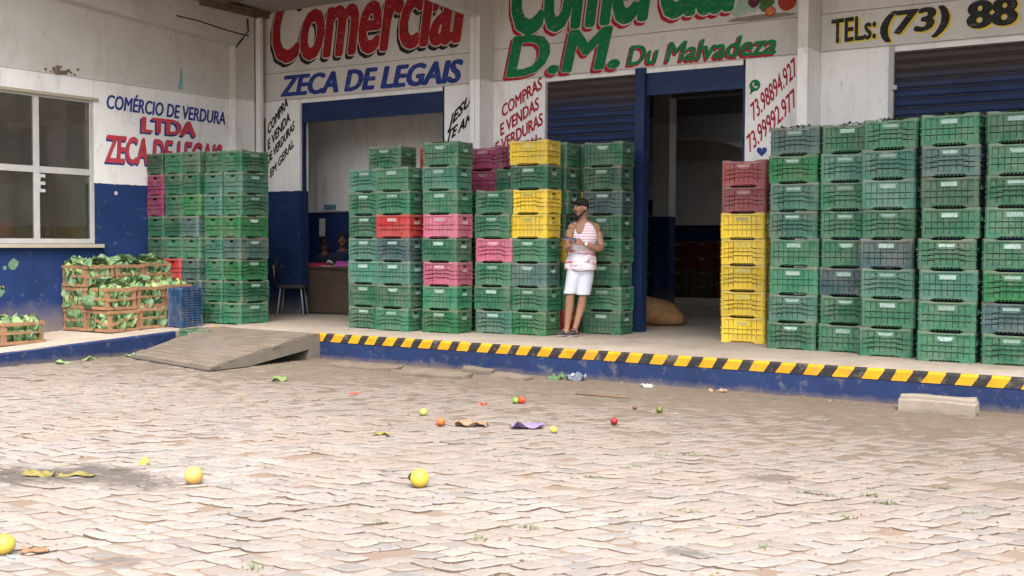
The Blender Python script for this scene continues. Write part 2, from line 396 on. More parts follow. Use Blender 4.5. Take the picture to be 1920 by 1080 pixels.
mb = MB(); mb.tube([(-13.632, 11.6, 4.86), (-13.632, 12.0, 4.855), (-13.63, 12.6, 4.80), (-13.63, 13.06, 4.78)], .009, 6)
mb.tube([(-13.62, 13.02, 5.05), (-13.61, 13.03, 4.85), (-13.62, 12.9, 4.7), (-13.66, 12.80, 4.56)], .014, 6); mb.build('cable', M_dark, B)

# rolling shutters
def shutter(x0, x1, zb, slats, y=YF+.06, name='rolling_shutter', lab=None):
    mb = MB(); z = 3.765
    if slats:
        n = int((3.765-zb)/.105)
        for i in range(n):
            z0 = zb+i*.105; pr = [(0,0),(.010,.006),(.020,.028),(.022,.062),(.014,.088),(0,.096)]
            mb.prism([(y-p, z0+q) for p, q in pr]+[(y+.004, z0+.096), (y+.004, z0)], lambda a, b: (x0, a, b), lambda a, b: (x1, a, b), 0)
            mb.box(x0, y-.0155, z0+.0965, x1, y+.003, z0+.1045, 1)
    else:
        mb.box(x0, y-.02, zb, x1, y+.03, z, 0); mb.box(x0, y-.028, zb-.05, x1, y+.02, zb, 0)
        for q in (.36,.72): xx = x0+(x1-x0)*q; mb.box(xx, y-.024, zb, xx+.015, y+.02, z, 0)
    return mb.build(name, [M_shut if slats else M_bluem, M_edge], B, label=lab)
shutter(-12.83, -9.99, 3.44, False)
shutter(-8.23, -6.86, ZP+.01, True)
shutter(-6.74, -5.36, 3.46, False)
shutter(-3.56, -.42, ZP+.01, True)
def rail(x0, x1, y0=YF+.0, y1=YF+.16, z1=3.765):
    mb = MB(); mb.box(x0, y0, ZP, x1, y1, z1); mb.build('guide_rail', M_bluem, B, bevel=.004)
mb = MB(); mb.prism([(-6.88,ZP),(-6.74,ZP),(-6.715,3.765),(-6.855,3.765)], lambda x, z: (x, YF-.02, z), lambda x, z: (x, YF+.14, z)); mb.build('guide_rail', M_bluem, B)
rail(-12.849, -12.815, YF+.05, YF+.12); rail(-10.02, -9.971, YF+.02, YF+.1); rail(-5.388, -5.342, YF+.03, YF+.1)
mb = MB(); mb.box(-3.60, YF-.012, ZP, -3.545, YF+.1, 3.765); mb.build('guide_rail', M_alu, B, bevel=.004)
mb = MB(); mb.cbox((-3.53, YF-.02, 3.28), (.06,.05,.05)); mb.cbox((-.9, YF+.0, 3.3), (.07,.05,.05)); mb.build('bracket', M_alu, B)
# wood strip and blue jamb left of the office door
mb = MB(); mb.box(-13.66, YF-.03, ZP, -13.60, YF-.003, 3.5); mb.build('timber_batten', M_rust, B)

# window
wf = MB()
fx0, fx1 = -13.86, -13.805
for y in (wy0, 8.43, 9.32): wf.box(fx0, y-.0, wz0+.003, fx1, y+.075, wz1-.003)
wf.box(fx0, wy1-.055, wz0+.003, fx1, wy1, wz1-.003)
wins = empty('window', (0,0,0)); wins.parent = B
for z0, z1 in ((wz0, wz0+.07), (2.40, 2.49), (wz1-.035, wz1)): wf.box(fx0+.006, wy0+.004, z0+.002, fx1-.006, wy1-.004, z1-.002)
wf.build('window_frame', M_alu, wins)
wl = MB(); wl.box(-13.9, wy0-.1, wz0-.055, -13.72, wy1+.1, wz0-.004); wl.build('sill', plain('weathered_sill', (.42,.36,.29), .85), wins)
wl = MB(); wl.box(-13.82, wy0-.02, wz1+.002, -13.765, wy1+.06, wz1+.04); wl.build('lintel_strip', plain('pale_strip', (.36,.32,.24), .85), wins)
gm = Mat('dusty_glass', (.10,.10,.095), .15, .5)
_gl = gm.n('BsdfGlossy'); _gl.inputs['Roughness'].default_value = .06; _gl.inputs['Color'].default_value = (.9,.9,.9,1)
_tr = gm.n('BsdfTransparent'); _tr.inputs['Color'].default_value = (.86,.86,.84,1); _df = gm.n('BsdfDiffuse'); _df.inputs['Color'].default_value = (.30,.28,.25,1)
_m1 = gm.n('MixShader'); gm.l(gm.mth('MULTIPLY_ADD', gm.noise(3,5,.7,'World',lo=.3,hi=.8),   .09, .03), _m1.inputs[0]); gm.l(_tr.outputs[0], _m1.inputs[1]); gm.l(_df.outputs[0], _m1.inputs[2])
_fr = gm.n('Fresnel'); _fr.inputs[0].default_value = 1.5; _m2 = gm.n('MixShader'); gm.l(_fr.outputs[0], _m2.inputs[0]); gm.l(_m1.outputs[0], _m2.inputs[1]); gm.l(_gl.outputs[0], _m2.inputs[2])
gm.l(_m2.outputs[0], gm.t.nodes['Material Output'].inputs[0]); M_glass = gm.m
for y0, y1 in ((wy0+.07, 8.435), (8.50, 9.325), (9.39, wy1-.05)):
    for z0, z1 in ((wz0+.06, 2.405), (2.485, wz1-.03)):
        g = MB(); g.box(-13.838, y0, z0, -13.833, y1, z1); g.build('pane', M_glass, wins)
mb = MB()                                                   # hinges / latch stubs on the middle mullion
mb.box(-13.80, 9.385, 2.13, -13.79, 9.40, 2.39)
for z in (2.36, 2.26, 2.16): mb.box(-13.80, 9.39, z-.025, -13.785, 9.47, z+.02)
mb.build('latch', M_alu, wins)

# rooms behind the openings
mb = MB()                                                   # office behind the window: unseen opening added in the far wall to let daylight in
mb.box(-19.2, 9.4, ZP, -19.0, 12.2, 4.6, 0); mb.box(-19.2, 2, ZP, -19.0, 9.4, .5, 0); mb.box(-19, 13.1, ZP, -14.003, 13.25, 4.6, 0)
mb.box(-19.2, 12.2, ZP, -19.0, 13.1, 4.6, 0)
mb.box(-19.2, 2, 3.62, -14.003, 13.25, 3.7, 0); mb.box(-19.0, 2.0, ZP, -14.003, 2.1, 3.6, 0)
mb.box(-18.99, 9.4, ZP, -18.96, 13.0, 1.74, 1); mb.box(-18.9, 13.06, ZP, -14.1, 13.097, 1.74, 1)
mb.box(-15.2, 7.0, ZP, -14.6, 12.6, 1.40, 1); mb.box(-15.25, 7.0, 1.40, -14.55, 12.6, 1.46, 2)
mb.build('interior_wall', [M_white, M_yel_in, M_alu], B)
mb = MB()
for i in range(9): mb.box(-17.6+i*.22, 13.03, 1.95, -17.56+i*.22, 13.055, 2.75)
mb.box(-17.7, 13.03, 2.75, -15.7, 13.057, 2.82); mb.box(-17.7, 13.03, 1.88, -15.7, 13.057, 1.95); mb.box(-17.7,13.062,1.9,-15.7,13.075,2.8)
mb.build('window_bars', M_dark, B)
mb = MB()                                                   # small office inside the first door
mb.box(-15.4, 15.0, ZP-.02, -9.3, 15.15, 5.0, 0); mb.box(-9.42, 13.61, ZP-.02, -9.3, 14.98, 5.0, 0); mb.box(-15.4, 13.61, ZP-.02, -15.3, 14.98, 5.0, 0)
mb.box(-13.88, 14.9, 2.02, -9.43, 14.99, 4.19, 1)
mb.box(-15.3, 13.61, 4.2, -9.43, 14.98, 4.28, 1)
mb.build('interior_wall', [M_in, M_white], B)
mb = MB()                                                   # big dark hall inside the second door
mb.box(-22, 29, ZP-.02, -2, 29.2, 6.0, 0); mb.box(-9.1, 13.7, ZP-.02, -9.0, 17.2, 6.0, 0); mb.box(-4.5, 13.61, ZP-.02, -4.41, 29, 6, 0); mb.box(-22.2, 15.2, ZP-.02, -22.0, 29, 6.0, 0)
mb.box(-22, 15.16, ZP-.02, -9.1, 15.3, 6.0, 1)
mb.build('interior_wall', [M_in, M_white], B)
mb = MB(); mb.box(-9.72, 19.75, ZP, -9.38, 20.05, 5.2); mb.build('interior_column', M_in, B)
mb = MB()                                                   # arched partition in the hall
arc = [(-13.9+ .0, 2.6)]; pts = [(-16.5, 4.3)]
for i in range(13):
    t = math.pi*i/12; pts.append((-11.3-2.4*math.cos(t), 2.9+1.0*math.sin(t)))
pts += [(-4.6, 4.3)]
for i in range(12):
    a, b = pts[1+i], pts[2+i]; mb.add([(a[0],24,a[1]),(b[0],24,b[1]),(b[0],24,4.4),(a[0],24,4.4),(a[0],24.15,a[1]),(b[0],24.15,b[1]),(b[0],24.15,4.4),(a[0],24.15,4.4)], [(0,1,2,3),(7,6,5,4),(0,4,5,1)])
mb.box(-16.5,24,ZP,-13.7,24.15,4.4); mb.box(-8.9,24,2.9,-4.51,24.15,4.4)
mb.build('arched_partition', M_white, B)
mb = MB(); mb.box(-22, 19.8, 4.25, -4.51, 20.1, 4.9); mb.box(-22, 24, 4.41, -4.51, 24.2, 5.2); mb.build('lintel_beam', plain('grey_beam', (.26,.25,.24), .85), B)
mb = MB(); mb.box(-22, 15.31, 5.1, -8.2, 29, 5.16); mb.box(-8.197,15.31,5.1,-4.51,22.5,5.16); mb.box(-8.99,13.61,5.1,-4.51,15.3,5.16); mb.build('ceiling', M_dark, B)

# ------------------------------------------------------------------ painted writing
DG = bpy.context.evaluated_depsgraph_get
def glyphs(txt, bold, shear, cache={}):
    key = (txt, bold, shear)
    if key in cache: return cache[key]
    c = bpy.data.curves.new('lettering', 'FONT'); c.body = txt; c.offset = bold; c.shear = shear; c.resolution_u = 3; c.size = 1; c.space_character = 1.0+bold*1.2
    o = bpy.data.objects.new('lettering', c); COL.objects.link(o); bpy.context.view_layer.update()
    me = bpy.data.meshes.new_from_object(o.evaluated_get(DG()))
    v = [tuple(p.co) for p in me.vertices]; f = [tuple(p.vertices) for p in me.polygons]
    bpy.data.objects.remove(o); bpy.data.curves.remove(c); bpy.data.meshes.remove(me)
    cache[key] = (v, f); return cache[key]
def write(mb, plane, txt, bl, br, tl, layers, bold=.02, shear=0.0, smear=()):
    """layers: (du, dv, extra bold, lift mm, material). bl/br/tl: wall coordinates of baseline ends and of cap height at the start.
    the brush width comes from a ring of copies, each a hair proud of the one before"""
    v, f = glyphs(txt, 0.0, shear); x0 = min(p[0] for p in v); x1 = max(p[0] for p in v)
    hgt = math.hypot(tl[0]-bl[0], tl[1]-bl[1])/.7; ux = math.hypot(br[0]-bl[0], br[1]-bl[1])/(x1-x0)
    for du, dv, xb, lift, m in layers:
        rz = (bold+xb)*hgt; rx = rz+max([0]+[abs(q) for q in smear]); k = 0
        shifts = [(0,0)]+[(rx*math.cos(math.pi*i/6), rz*math.sin(math.pi*i/6)) for i in range(12)] if rz > .002 else [(0,0)]
        for sx, sz in shifts:
            vs = []; L = (lift+.05*k)*.001; k += 1
            for p in v:
                t = (p[0]-x0)/(x1-x0); q = p[1]/.70
                y = bl[0]+(br[0]-bl[0])*t+(tl[0]-bl[0])*q+du+sx; z = bl[1]+(br[1]-bl[1])*t+(tl[1]-bl[1])*q+dv+sz
                vs.append((y, YF-L, z) if plane == 'Y' else (-13.8+L, y, z))
            mb.add(vs, f, m)
def sign(name, mats, label, items, bold=.02):
    mb = MB()
    for it in items: write(mb, *it[:5], it[5], **it[6])
    return mb.build(name, mats, B, label=label)
sign('painted_lettering', [P_red, P_blk, P_cream], 'red slanted name lettering with black shadow', [
    ('Y','Comercial',(-13.43,4.40),(-9.62,4.40),(-13.36,5.50),[(-.045,-.055,.006,2,1),(0,0,.011,4,2),(0,0,0,6,0)],dict(bold=.022,shear=.16,smear=(.008,)))])
sign('painted_lettering', [P_blue], 'heavy blue name lettering over the office door', [
    ('Y','ZECA DE LEGAIS',(-13.243,3.834),(-9.696,3.806),(-13.20,4.15),[(0,0,0,3,0)],dict(bold=.028,shear=.12,smear=(-.016,.016)))])
K = [(0,0,0,3,0)]
sign('painted_lettering', [P_blk], 'black rising lettering on the narrow jamb', [
    ('Y','COMPRA',(-13.543,3.224),(-13.105,3.670),(-13.55,3.387),K,dict(bold=.03)),
    ('Y','E VENDA',(-13.544,2.977),(-13.057,3.431),(-13.55,3.135),K,dict(bold=.03)),
    ('Y','DE VERDURAS',(-13.561,2.739),(-12.960,3.290),(-13.567,2.88),K,dict(bold=.03)),
    ('Y','EM GERAL',(-13.495,2.522),(-12.974,3.018),(-13.50,2.655),K,dict(bold=.03))])
sign('painted_lettering', [P_blk], 'black rising lettering beside the middle column', [
    ('Y','JESUS',(-9.898,3.141),(-9.404,3.565),(-9.88,3.30),K,dict(bold=.034,shear=.2)),
    ('Y','TE AMA',(-9.923,2.949),(-9.38,3.27),(-9.90,3.10),K,dict(bold=.034,shear=.2))])
sign('painted_lettering', [P_grn, P_crim, P_cream], 'green shop lettering with crimson shadow', [
    ('Y','Comercial',(-8.79,4.405),(-5.46,4.405),(-8.72,5.56),[(-.04,-.045,.006,2,1),(0,0,.011,4,2),(0,0,0,6,0)],dict(bold=.022,shear=.16,smear=(.008,))),
    ('Y','D.M.',(-8.86,3.815),(-7.13,3.812),(-8.83,4.36),[(-.045,-.035,.012,2,1),(0,0,.008,4,2),(0,0,0,6,0)],dict(bold=.022,shear=.16,smear=(-.022,.022,-.011,.011))),
    ('Y','Du Malvadeza',(-6.978,3.818),(-4.963,3.80),(-6.945,4.07),[(-.025,-.022,.008,2,1),(0,0,0,4,0)],dict(bold=.018,shear=.12,smear=(-.006,.006)))])
sign('painted_lettering', [P_crim], 'crimson rising lettering beside the ribbed shutter', [
    ('Y','COMPRAS',(-8.953,3.250),(-8.300,3.609),(-8.96,3.416),K,dict(bold=.025)),
    ('Y','E VENDAS',(-8.978,2.989),(-8.347,3.334),(-8.985,3.155),K,dict(bold=.025)),
    ('Y','E VERDURAS',(-9.058,2.730),(-8.282,3.117),(-9.065,2.896),K,dict(bold=.025)),
    ('Y','EM GERAL',(-8.984,2.466),(-8.330,2.843),(-8.99,2.632),K,dict(bold=.025))])
sign('painted_lettering', [P_crim], 'crimson phone numbers climbing the jamb', [
    ('Y','73.98894.927',(-5.23,2.992),(-4.68,3.53),(-5.275,3.20),K,dict(bold=.010)),
    ('Y','73.99992.977',(-5.275,2.604),(-4.68,3.16),(-5.32,2.81),K,dict(bold=.010))])
Q = [(.022,-.014,.012,2,1),(0,0,0,4,0)]
sign('painted_lettering', [P_char, P_yel], 'charcoal telephone lettering edged in yellow', [
    ('Y','TELs:',(-4.27,3.86),(-3.76,3.875),(-4.27,4.135),Q,dict(bold=.02)),
    ('Y','(73)',(-3.69,3.90),(-2.97,3.91),(-3.67,4.15),Q,dict(bold=.03,shear=.1,smear=(-.012,.012))),
    ('Y','88',(-2.736,3.88),(-2.26,3.89),(-2.733,4.17),Q,dict(bold=.03,smear=(-.016,.016)))])
sign('painted_lettering', [P_blue, P_pink], 'blue and faded red trade lettering beside the window', [
    ('X','COMÉRCIO DE VERDURA',(10.474,3.375),(12.699,3.34),(10.487,3.575),K,dict(bold=.018,shear=.1,smear=(.003,))),
    ('X','LTDA',(11.096,3.098),(12.094,3.105),(11.105,3.315),[(-.03,-.03,0,2,0),(0,0,0,4,1)],dict(bold=.028,smear=(-.014,.014))),
    ('X','ZECA DE LEGAIS',(10.450,2.614),(12.611,2.632),(10.482,3.0),[(-.015,-.028,0,2,0),(0,0,0,4,1)],dict(bold=.018,smear=(.004,)))])
def disc(mb, cx, cz, r, m, y, n=20, sx=1.0):
    mb.add([(cx+math.cos(2*math.pi*i/n)*r*sx, y, cz+math.sin(2*math.pi*i/n)*r) for i in range(n)], [tuple(range(n))], m)
mb = MB(); disc(mb, -5.218, 3.43, .072, 0, YF-.003)
mb.add([(-5.27,YF-.003,3.39),(-5.23,YF-.003,3.36),(-5.285,YF-.003,3.315)], [(0,1,2)], 0)
hp = [(-.03,.03),(-.012,.042),(-.004,.022),(-.014,.010),(.008,-.014),(.022,-.006),(.04,-.018),(.028,-.036),(.008,-.036),(-.016,-.016),(-.03,.006)]
mb.add([(-5.218+a, YF-.005, 3.43+b) for a, b in hp], [tuple(range(len(hp)))], 1); mb.build('painted_emblem', [P_grn, P_cream], B, label='green speech bubble emblem with a white handset')
mb = MB(); hp = []
for i in range(24):
    t = 2*math.pi*i/24; hp.append((.0042*16*math.sin(t)**3, .0042*(13*math.cos(t)-5*math.cos(2*t)-2*math.cos(3*t)-math.cos(4*t))))
mb.add([(-5.117+a, YF-.003, 2.617+b) for a, b in hp], [tuple(range(24))], 0); mb.build('painted_emblem', [P_blue], B, label='small blue painted heart')
# mural of vegetables in the corner of the green sign
mur = [paint('mural_pale_green', (.30,.42,.32)), paint('mural_green', (.06,.14,.04)), paint('mural_red', (.33,.04,.02)), paint('mural_beet', (.10,.02,.04)), paint('mural_orange', (.5,.16,.05)), paint('mural_shade', (.22,.19,.15))]
mb = MB(); r = random.Random(9)
def blob(cx, cz, rx, rz, m, l, wob=.18):
    n = 22; ph = r.uniform(0,6); mb.add([(cx+math.cos(2*math.pi*i/n)*rx*(1+wob*math.sin(5*2*math.pi*i/n+ph)*r.uniform(.4,1)), YF-.002-l*.0012, cz+math.sin(2*math.pi*i/n)*rz*(1+wob*math.sin(4*2*math.pi*i/n+ph)*r.uniform(.4,1))) for i in range(n)], [tuple(range(n))], m)
blob(-5.15,4.255,.44,.035,5,0,.1)
for i in range(7): blob(-5.42+.05*i+r.uniform(-.02,.02), 4.36+.055*(i%3)+.05*i*.3, .10,.075,0,1+i*.3,.3)
for i in range(9): blob(-5.15+r.uniform(-.12,.16), 4.40+r.uniform(-.06,.25), .08,.07,1,3+i*.2,.35)
blob(-5.24,4.47,.08,.09,3,5.5,.06); blob(-5.30,4.58,.07,.07,3,5.7,.06); blob(-5.03,4.31,.07,.062,2,6,.05); blob(-5.03,4.315,.052,.045,4,6.5,.12); blob(-4.82,4.42,.115,.125,2,6.2,.04); blob(-4.9,4.62,.11,.10,2,6.4,.04); blob(-5.08,4.62,.07,.10,4,6.6,.06)
mb.build('painted_mural', mur, B, label='small painted picture of mixed vegetables')
# sensor dots and bird-nest stain on the office wall
mb = MB()
for (y, z, rad) in ((10.62,2.17,.03),(11.7,2.15,.012)): 
    n = 10; mb.add([(-13.797, y+math.cos(2*math.pi*i/n)*rad, z+math.sin(2*math.pi*i/n)*rad) for i in range(n)], [tuple(range(n))], 0)
for (y, z, rad, m) in ((8.99,1.16,.075,1),(8.86,1.12,.03,1),(8.80,.82,.07,1),(8.83,.86,.03,2)):
    n = 12; mb.add([(-13.796, y+math.cos(2*math.pi*i/n)*rad*r.uniform(.6,1.15), z+math.sin(2*math.pi*i/n)*rad*r.uniform(.7,1.2)) for i in range(n)], [tuple(range(n))], m)
mb.build('splatter_marks', [P_cream, paint('dried_splatter', (.13,.24,.15)), paint('dried_splatter_brown', (.25,.2,.05))], B)
mb = MB()
for i in range(26):
    y = 9.72+r.gauss(0,.09); z = 3.775+abs(r.gauss(0,.045)); rad = r.uniform(.012,.03); mb.ell((-13.79, y, z), (.02, rad, rad), 6, 4)
mb.build('mud_nest', plain('dry_mud', (.17,.13,.09), .95, .3), B)
mb = MB(); bl = [(11.75,3.80),(11.86,3.80),(11.845,4.05),(11.815,4.16),(11.80,4.0)]
mb.add([(-13.797,a,b) for a, b in bl], [tuple(range(5))], 0); mb.build('paint_drip', paint('turquoise_drip', (.22,.42,.44)), B)

# ------------------------------------------------------------------ ramp, kerb stones, block
rp = empty('loading_ramp', (-10.9, 9.9, 0), label='worn concrete and plank ramp leading up to the platform', cat='ramp')
def rpt(x, y, z): return (x+10.9, y-9.9, z)
mb = MB()                                                  # slab: sloping, wedge shaped, with a dark hollow under its high end
y_lo = lambda x: 8.86+(-9.9-x)*.225; y_hi = lambda x: 10.68+(-9.9-x)*.02
def prof(x, off=0):
    a, b = y_lo(x), y_hi(x)
    return [(a, .012), (a+.62, .012), (b-.2, .135), (b-.2, .0), (b, .0), (b, ZP+.006), (b-.12, ZP+.003), (a, .035)]
pa, pb = prof(-11.83), prof(-9.9)
n = len(pa); mb.add([rpt(-11.83, y, z) for y, z in pa]+[rpt(-9.9, y, z) for y, z in pb], [tuple(range(n)), tuple(range(2*n-1, n-1, -1))]+[(i, n+i, n+(i+1)%n, (i+1)%n) for i in range(n)])
mb.build('slab', M_ramp, rp)
mb = MB(); r = random.Random(2)
M_plank = Mat('grey_plank', (.155,.128,.102), .9).vary(3,.25,'Object').vary(18,.2,'World',(1,5,1)).bump(20,.3,.006,'World',(1,6,1)).done()
for k in range(12):
    t0 = .02+k*.15; t1 = t0+.142; j0, j1 = r.uniform(-.05,.03), r.uniform(-.03,.05)
    def pl(x, t, dz): a, b = y_lo(x), y_hi(x)-.12; y = a+t/1.85*(b-a); z = .035+(ZP-.032)*(y-a)/(b-a); return rpt(x, y, z+dz)
    xa, xb = -11.83+j0, -9.91+j1*.4
    vs = [pl(xa,t0,-.01),pl(xb,t0,-.01),pl(xb,t1,-.01),pl(xa,t1,-.01),pl(xa,t0,.016),pl(xb,t0,.016),pl(xb,t1,.014),pl(xa,t1,.014)]
    m2 = MB(); m2.add(vs, [(3,2,1,0),(4,5,6,7),(0,1,5,4),(1,2,6,5),(2,3,7,6),(3,0,4,7)]); m2.build('plank', M_plank, rp)

def rough_block(name, c, d, rz, mat, label, cat, seed, tilt=(0,0), group=None, amp=.012):
    bm = bmesh.new(); bmesh.ops.create_cube(bm, size=1)
    bmesh.ops.subdivide_edges(bm, edges=bm.edges[:], cuts=5, use_grid_fill=True)
    for v in bm.verts:
        p = Vector((v.co.x*d[0], v.co.y*d[1], v.co.z*d[2]))
        q = max(abs(v.co.x), abs(v.co.y), abs(v.co.z)); e = sum(1 for a in v.co if abs(abs(a)-.5) < .01)
        if e >= 2: p *= .975
        if name == 'concrete_block' and v.co.z > .3: p.y *= .72; p.x *= .97; p.z -= .012*(abs(v.co.y) > .4)
        nn = noise.noise_vector(p*6+Vector((seed, seed*2, 0)))*amp; v.co = p+nn
    me = bpy.data.meshes.new(name); bm.to_mesh(me); bm.free(); me.materials.append(mat)
    for p in me.polygons: p.use_smooth = False
    o = bpy.data.objects.new(name, me); COL.objects.link(o); o.location = c; o.rotation_euler = (tilt[0], tilt[1], rz); tag(o, label, cat, group); return o
rough_block('concrete_block', (-2.32, 10.42, .072), (.66,.19,.148), R(3), M_block, 'long pale concrete block lying against the blue kerb', 'block', 4)
G = 'broken kerb slabs'
rough_block('broken_slab', (-7.62, 10.02, .008), (.92,.26,.09), R(5), M_slab, 'longest flat broken slab lying just before the blue kerb', 'slab', 1, (.05,.01), G, .03)
rough_block('broken_slab', (-8.75, 10.2, .004), (.95,.34,.07), R(2), M_slab, 'flat sandy broken slab beside the high end of the ramp', 'slab', 2, (.03,0), G, .03)
rough_block('broken_slab', (-6.75, 10.28, .004), (.42,.24,.07), R(12), M_slab, 'short broken slab half sunk in sand before the kerb', 'slab', 3, (.02,.05), G, .03)
rough_block('broken_slab', (-7.3, 10.45, .035), (.36,.13,.07), R(24), M_slab, 'small broken slab tilted up against the blue kerb', 'slab', 6, (.15,.1), G)

# ------------------------------------------------------------------ plastic crates
CL, CW, CH = .55, .365, .307
def crate_paint():
    m = Mat('crate_plastic', (.02,.14,.07), .5, .35)
    oi = m.n('ObjectInfo'); m.c = oi.outputs['Color']
    m.vary(3, .22).vary(14, .12)
    m.mix(m.noise(3.5, 6, .7, lo=.42, hi=.8), (.27,.235,.19), .45); m.mix(m.noise(18, 4, .7, lo=.62, hi=.74), (.36,.32,.26), .4)       # dried mud film
    P = m.n('TexCoord'); sp = m.n('SeparateXYZ'); m.l(P.outputs['Object'], sp.inputs[0])
    m.mix(m.ramp(m.mth('MULTIPLY_ADD', m.noise(9, 4, .7, lo=0, hi=1), .05, sp.outputs['Z']), .285, .335), (.33,.27,.21), .42)   # rubbed rim
    return m.bump(40, .12, .003).done()
def plate_paint():
    m = Mat('crate_plate', (.6,.7,.66), .5)
    oi = m.n('ObjectInfo'); m.c = oi.outputs['Color']
    # worn print: short blotches in two rows, nothing legible
    tc = m.n('TexCoord'); mp = m.n('Mapping'); mp.inputs['Scale'].default_value = (60, 60, 26); m.l(tc.outputs['Object'], mp.inputs[0])
    ad = m.n('VectorMath', operation='ADD'); cb = m.n('CombineXYZ'); ml = m.mth('MULTIPLY', oi.outputs['Random'], 90.0); m.l(ml, cb.inputs[0]); m.l(mp.outputs[0], ad.inputs[0]); m.l(cb.outputs[0], ad.inputs[1])
    t = m.n('TexNoise'); t.inputs['Scale'].default_value = 1; t.inputs['Detail'].default_value = 2; m.l(ad.outputs[0], t.inputs[0])
    f = m.ramp(t.outputs[0], .50, .56); m.mix(f, (.10,.22,.17), .55)
    return m.done()
def crate_inner_shade():
    m = Mat('crate_inner_shade', (.02,.035,.028), .9); oi = m.n('ObjectInfo'); m.c = oi.outputs['Color']; m.mix(.55, (.012,.014,.010)); return m.done()  # crate colour darkened to stand in for shade inside the crate
M_crate = crate_paint(); M_plate = plate_paint(); M_shadow = crate_inner_shade()
def crate_mesh(kind):
    """one 55 x 36 cm ventilated picking crate: ribbed slatted walls, notched foot, dipped rim, hand holes in the ends"""
    mb = MB(); hx, hy, H = CL/2, CW/2, CH-.003
    mb.box(-hx+.012, -hy+.012, .018, hx-.012, hy-.012, .03, 1)
    for i in range(15): xx = -hx+.03+i*(CL-.06)/14; mb.box(xx-.010, -hy+.02, .004, xx+.010, hy-.02, .0175)
    for yy in (-.10, 0, .10): mb.box(-hx+.02, yy-.008, .001, hx-.02, yy+.008, .0035)                        # floor
    def side(L, face, short):
        """wall in the local frame a along the wall, d outward depth, z up"""
        h = L/2
        def bx(a0, d0, z0, a1, d1, z1):
            pts = [(a0,d0,z0),(a1,d0,z0),(a1,d1,z0),(a0,d1,z0),(a0,d0,z1),(a1,d0,z1),(a1,d1,z1),(a0,d1,z1)]
            mb.add([face(*p) for p in pts], [(3,2,1,0),(4,5,6,7),(0,1,5,4),(1,2,6,5),(2,3,7,6),(3,0,4,7)])
        def strip(pts, d0, d1):                                                      # closed outline in (a, z) given depth
            n = len(pts); mb.add([face(a,d0,z) for a,z in pts]+[face(a,d1,z) for a,z in pts], [tuple(range(n-1,-1,-1)), tuple(range(n,2*n))]+[(i,(i+1)%n,n+(i+1)%n,n+i) for i in range(n)])
        c = .042
        dip = .016 if not short else .006
        # rim, dipped in the middle, with a flange under it
        strip([(-h+c,H-.034),(h-c,H-.034),(h-c,H),(h*.62,H-.002),(h*.46,H-dip),(-h*.46,H-dip),(-h*.62,H-.002),(-h+c,H)], -.014, 0)
        bx(-h+.006, -.012, H-.046, h-.006, .001, H-.040)
        # foot rail, notched in the middle
        q = .30 if not short else .26
        strip([(-h+c,.0),(-q*L*1.0,.0),(-q*L*.78,.019),(q*L*.78,.019),(q*L,.0),(h-c,.0),(h-c,.040),(-h+c,.040)], -.020, -.003)
        def rib(z, step):
            if step: 
                w = q*L*.95; pts = [(-h+.004,z),(-w-.03,z),(-w+.02,z+.022),(w-.02,z+.022),(w+.03,z),(h-.004,z)]
            else: pts = [(-h+.004,z),(h-.004,z)]
            strip(pts+[(a, zz+.009) for a, zz in reversed(pts)], -.012, .006)
        zs = (.088,.138,.190) if kind == 'stepped' else (.105,.165)
        for z in zs: rib(z, kind == 'stepped' and not short)
        # slats with narrow gaps
        nsl = 8 if not short else 5; inner = (L-2*c)
        rec = .016 if (kind == 'stepped' and not short) else .008
        for i in range(nsl):
            a0 = -h+c+inner*i/nsl+.003; a1 = -h+c+inner*(i+1)/nsl-.003; mid = nsl/2-2.6 < i < nsl/2+1.6
            top = H-.038
            d = -rec if (mid and kind == 'stepped') else -.007
            if short and i in (1,2,3): top = .222
            lv = [.038]+[q for z in zs for q in (z-.007, z+.004)]+[top]      # a slot runs under every rib
            if mid and kind == 'stepped' and not short: lv = [.038]+[q for z in zs for q in (z+.015, z+.026)]+[top]
            for q in range(0, len(lv), 2): bx(a0, -.017-(.006 if d < -.01 else 0), lv[q], a1, d, lv[q+1])
        if short:
            strip([(-h+c+inner/5*1,.222),(h-c-inner/5*1,.222),(h-c-inner/5,.272),(.052,.272),(.048,.246),(.030,.232),(-.030,.232),(-.048,.246),(-.052,.272),(-h+c+inner/5,.272)], -.013, -.004)
        # plate boss
        if not short: bx(-.10,-.014,.199,.10,.0005,.259)
        else: bx(-.066,-.014,.168,.066,.0005,.216)
        # dark sheet behind the slats, shade of the inside put into its colour
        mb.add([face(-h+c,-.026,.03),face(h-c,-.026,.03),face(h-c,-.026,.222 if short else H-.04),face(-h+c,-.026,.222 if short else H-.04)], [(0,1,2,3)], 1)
    side(CL, lambda a,d,z: (a, -hy-d, z), False); side(CL, lambda a,d,z: (-a, hy+d, z), False)
    side(CW, lambda a,d,z: (hx+d, a, z), True); side(CW, lambda a,d,z: (-hx-d, -a, z), True)
    for sx in (-1,1):                                                                # chamfered corner posts
        for sy in (-1,1):
            c = .043; ch = .018
            poly = [(hx-c,hy),(hx-ch,hy),(hx,hy-ch),(hx,hy-c),(hx-.012,hy-c),(hx-.016,hy-.016),(hx-c,hy-.012)]
            poly = [(sx*a, sy*b) for a, b in poly]
            if sx*sy < 0: poly.reverse()
            mb.prism(poly, lambda a,b: (a,b,.0), lambda a,b: (a,b,H))
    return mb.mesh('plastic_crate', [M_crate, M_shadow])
MESH = {k: crate_mesh(k) for k in ('flat', 'stepped')}
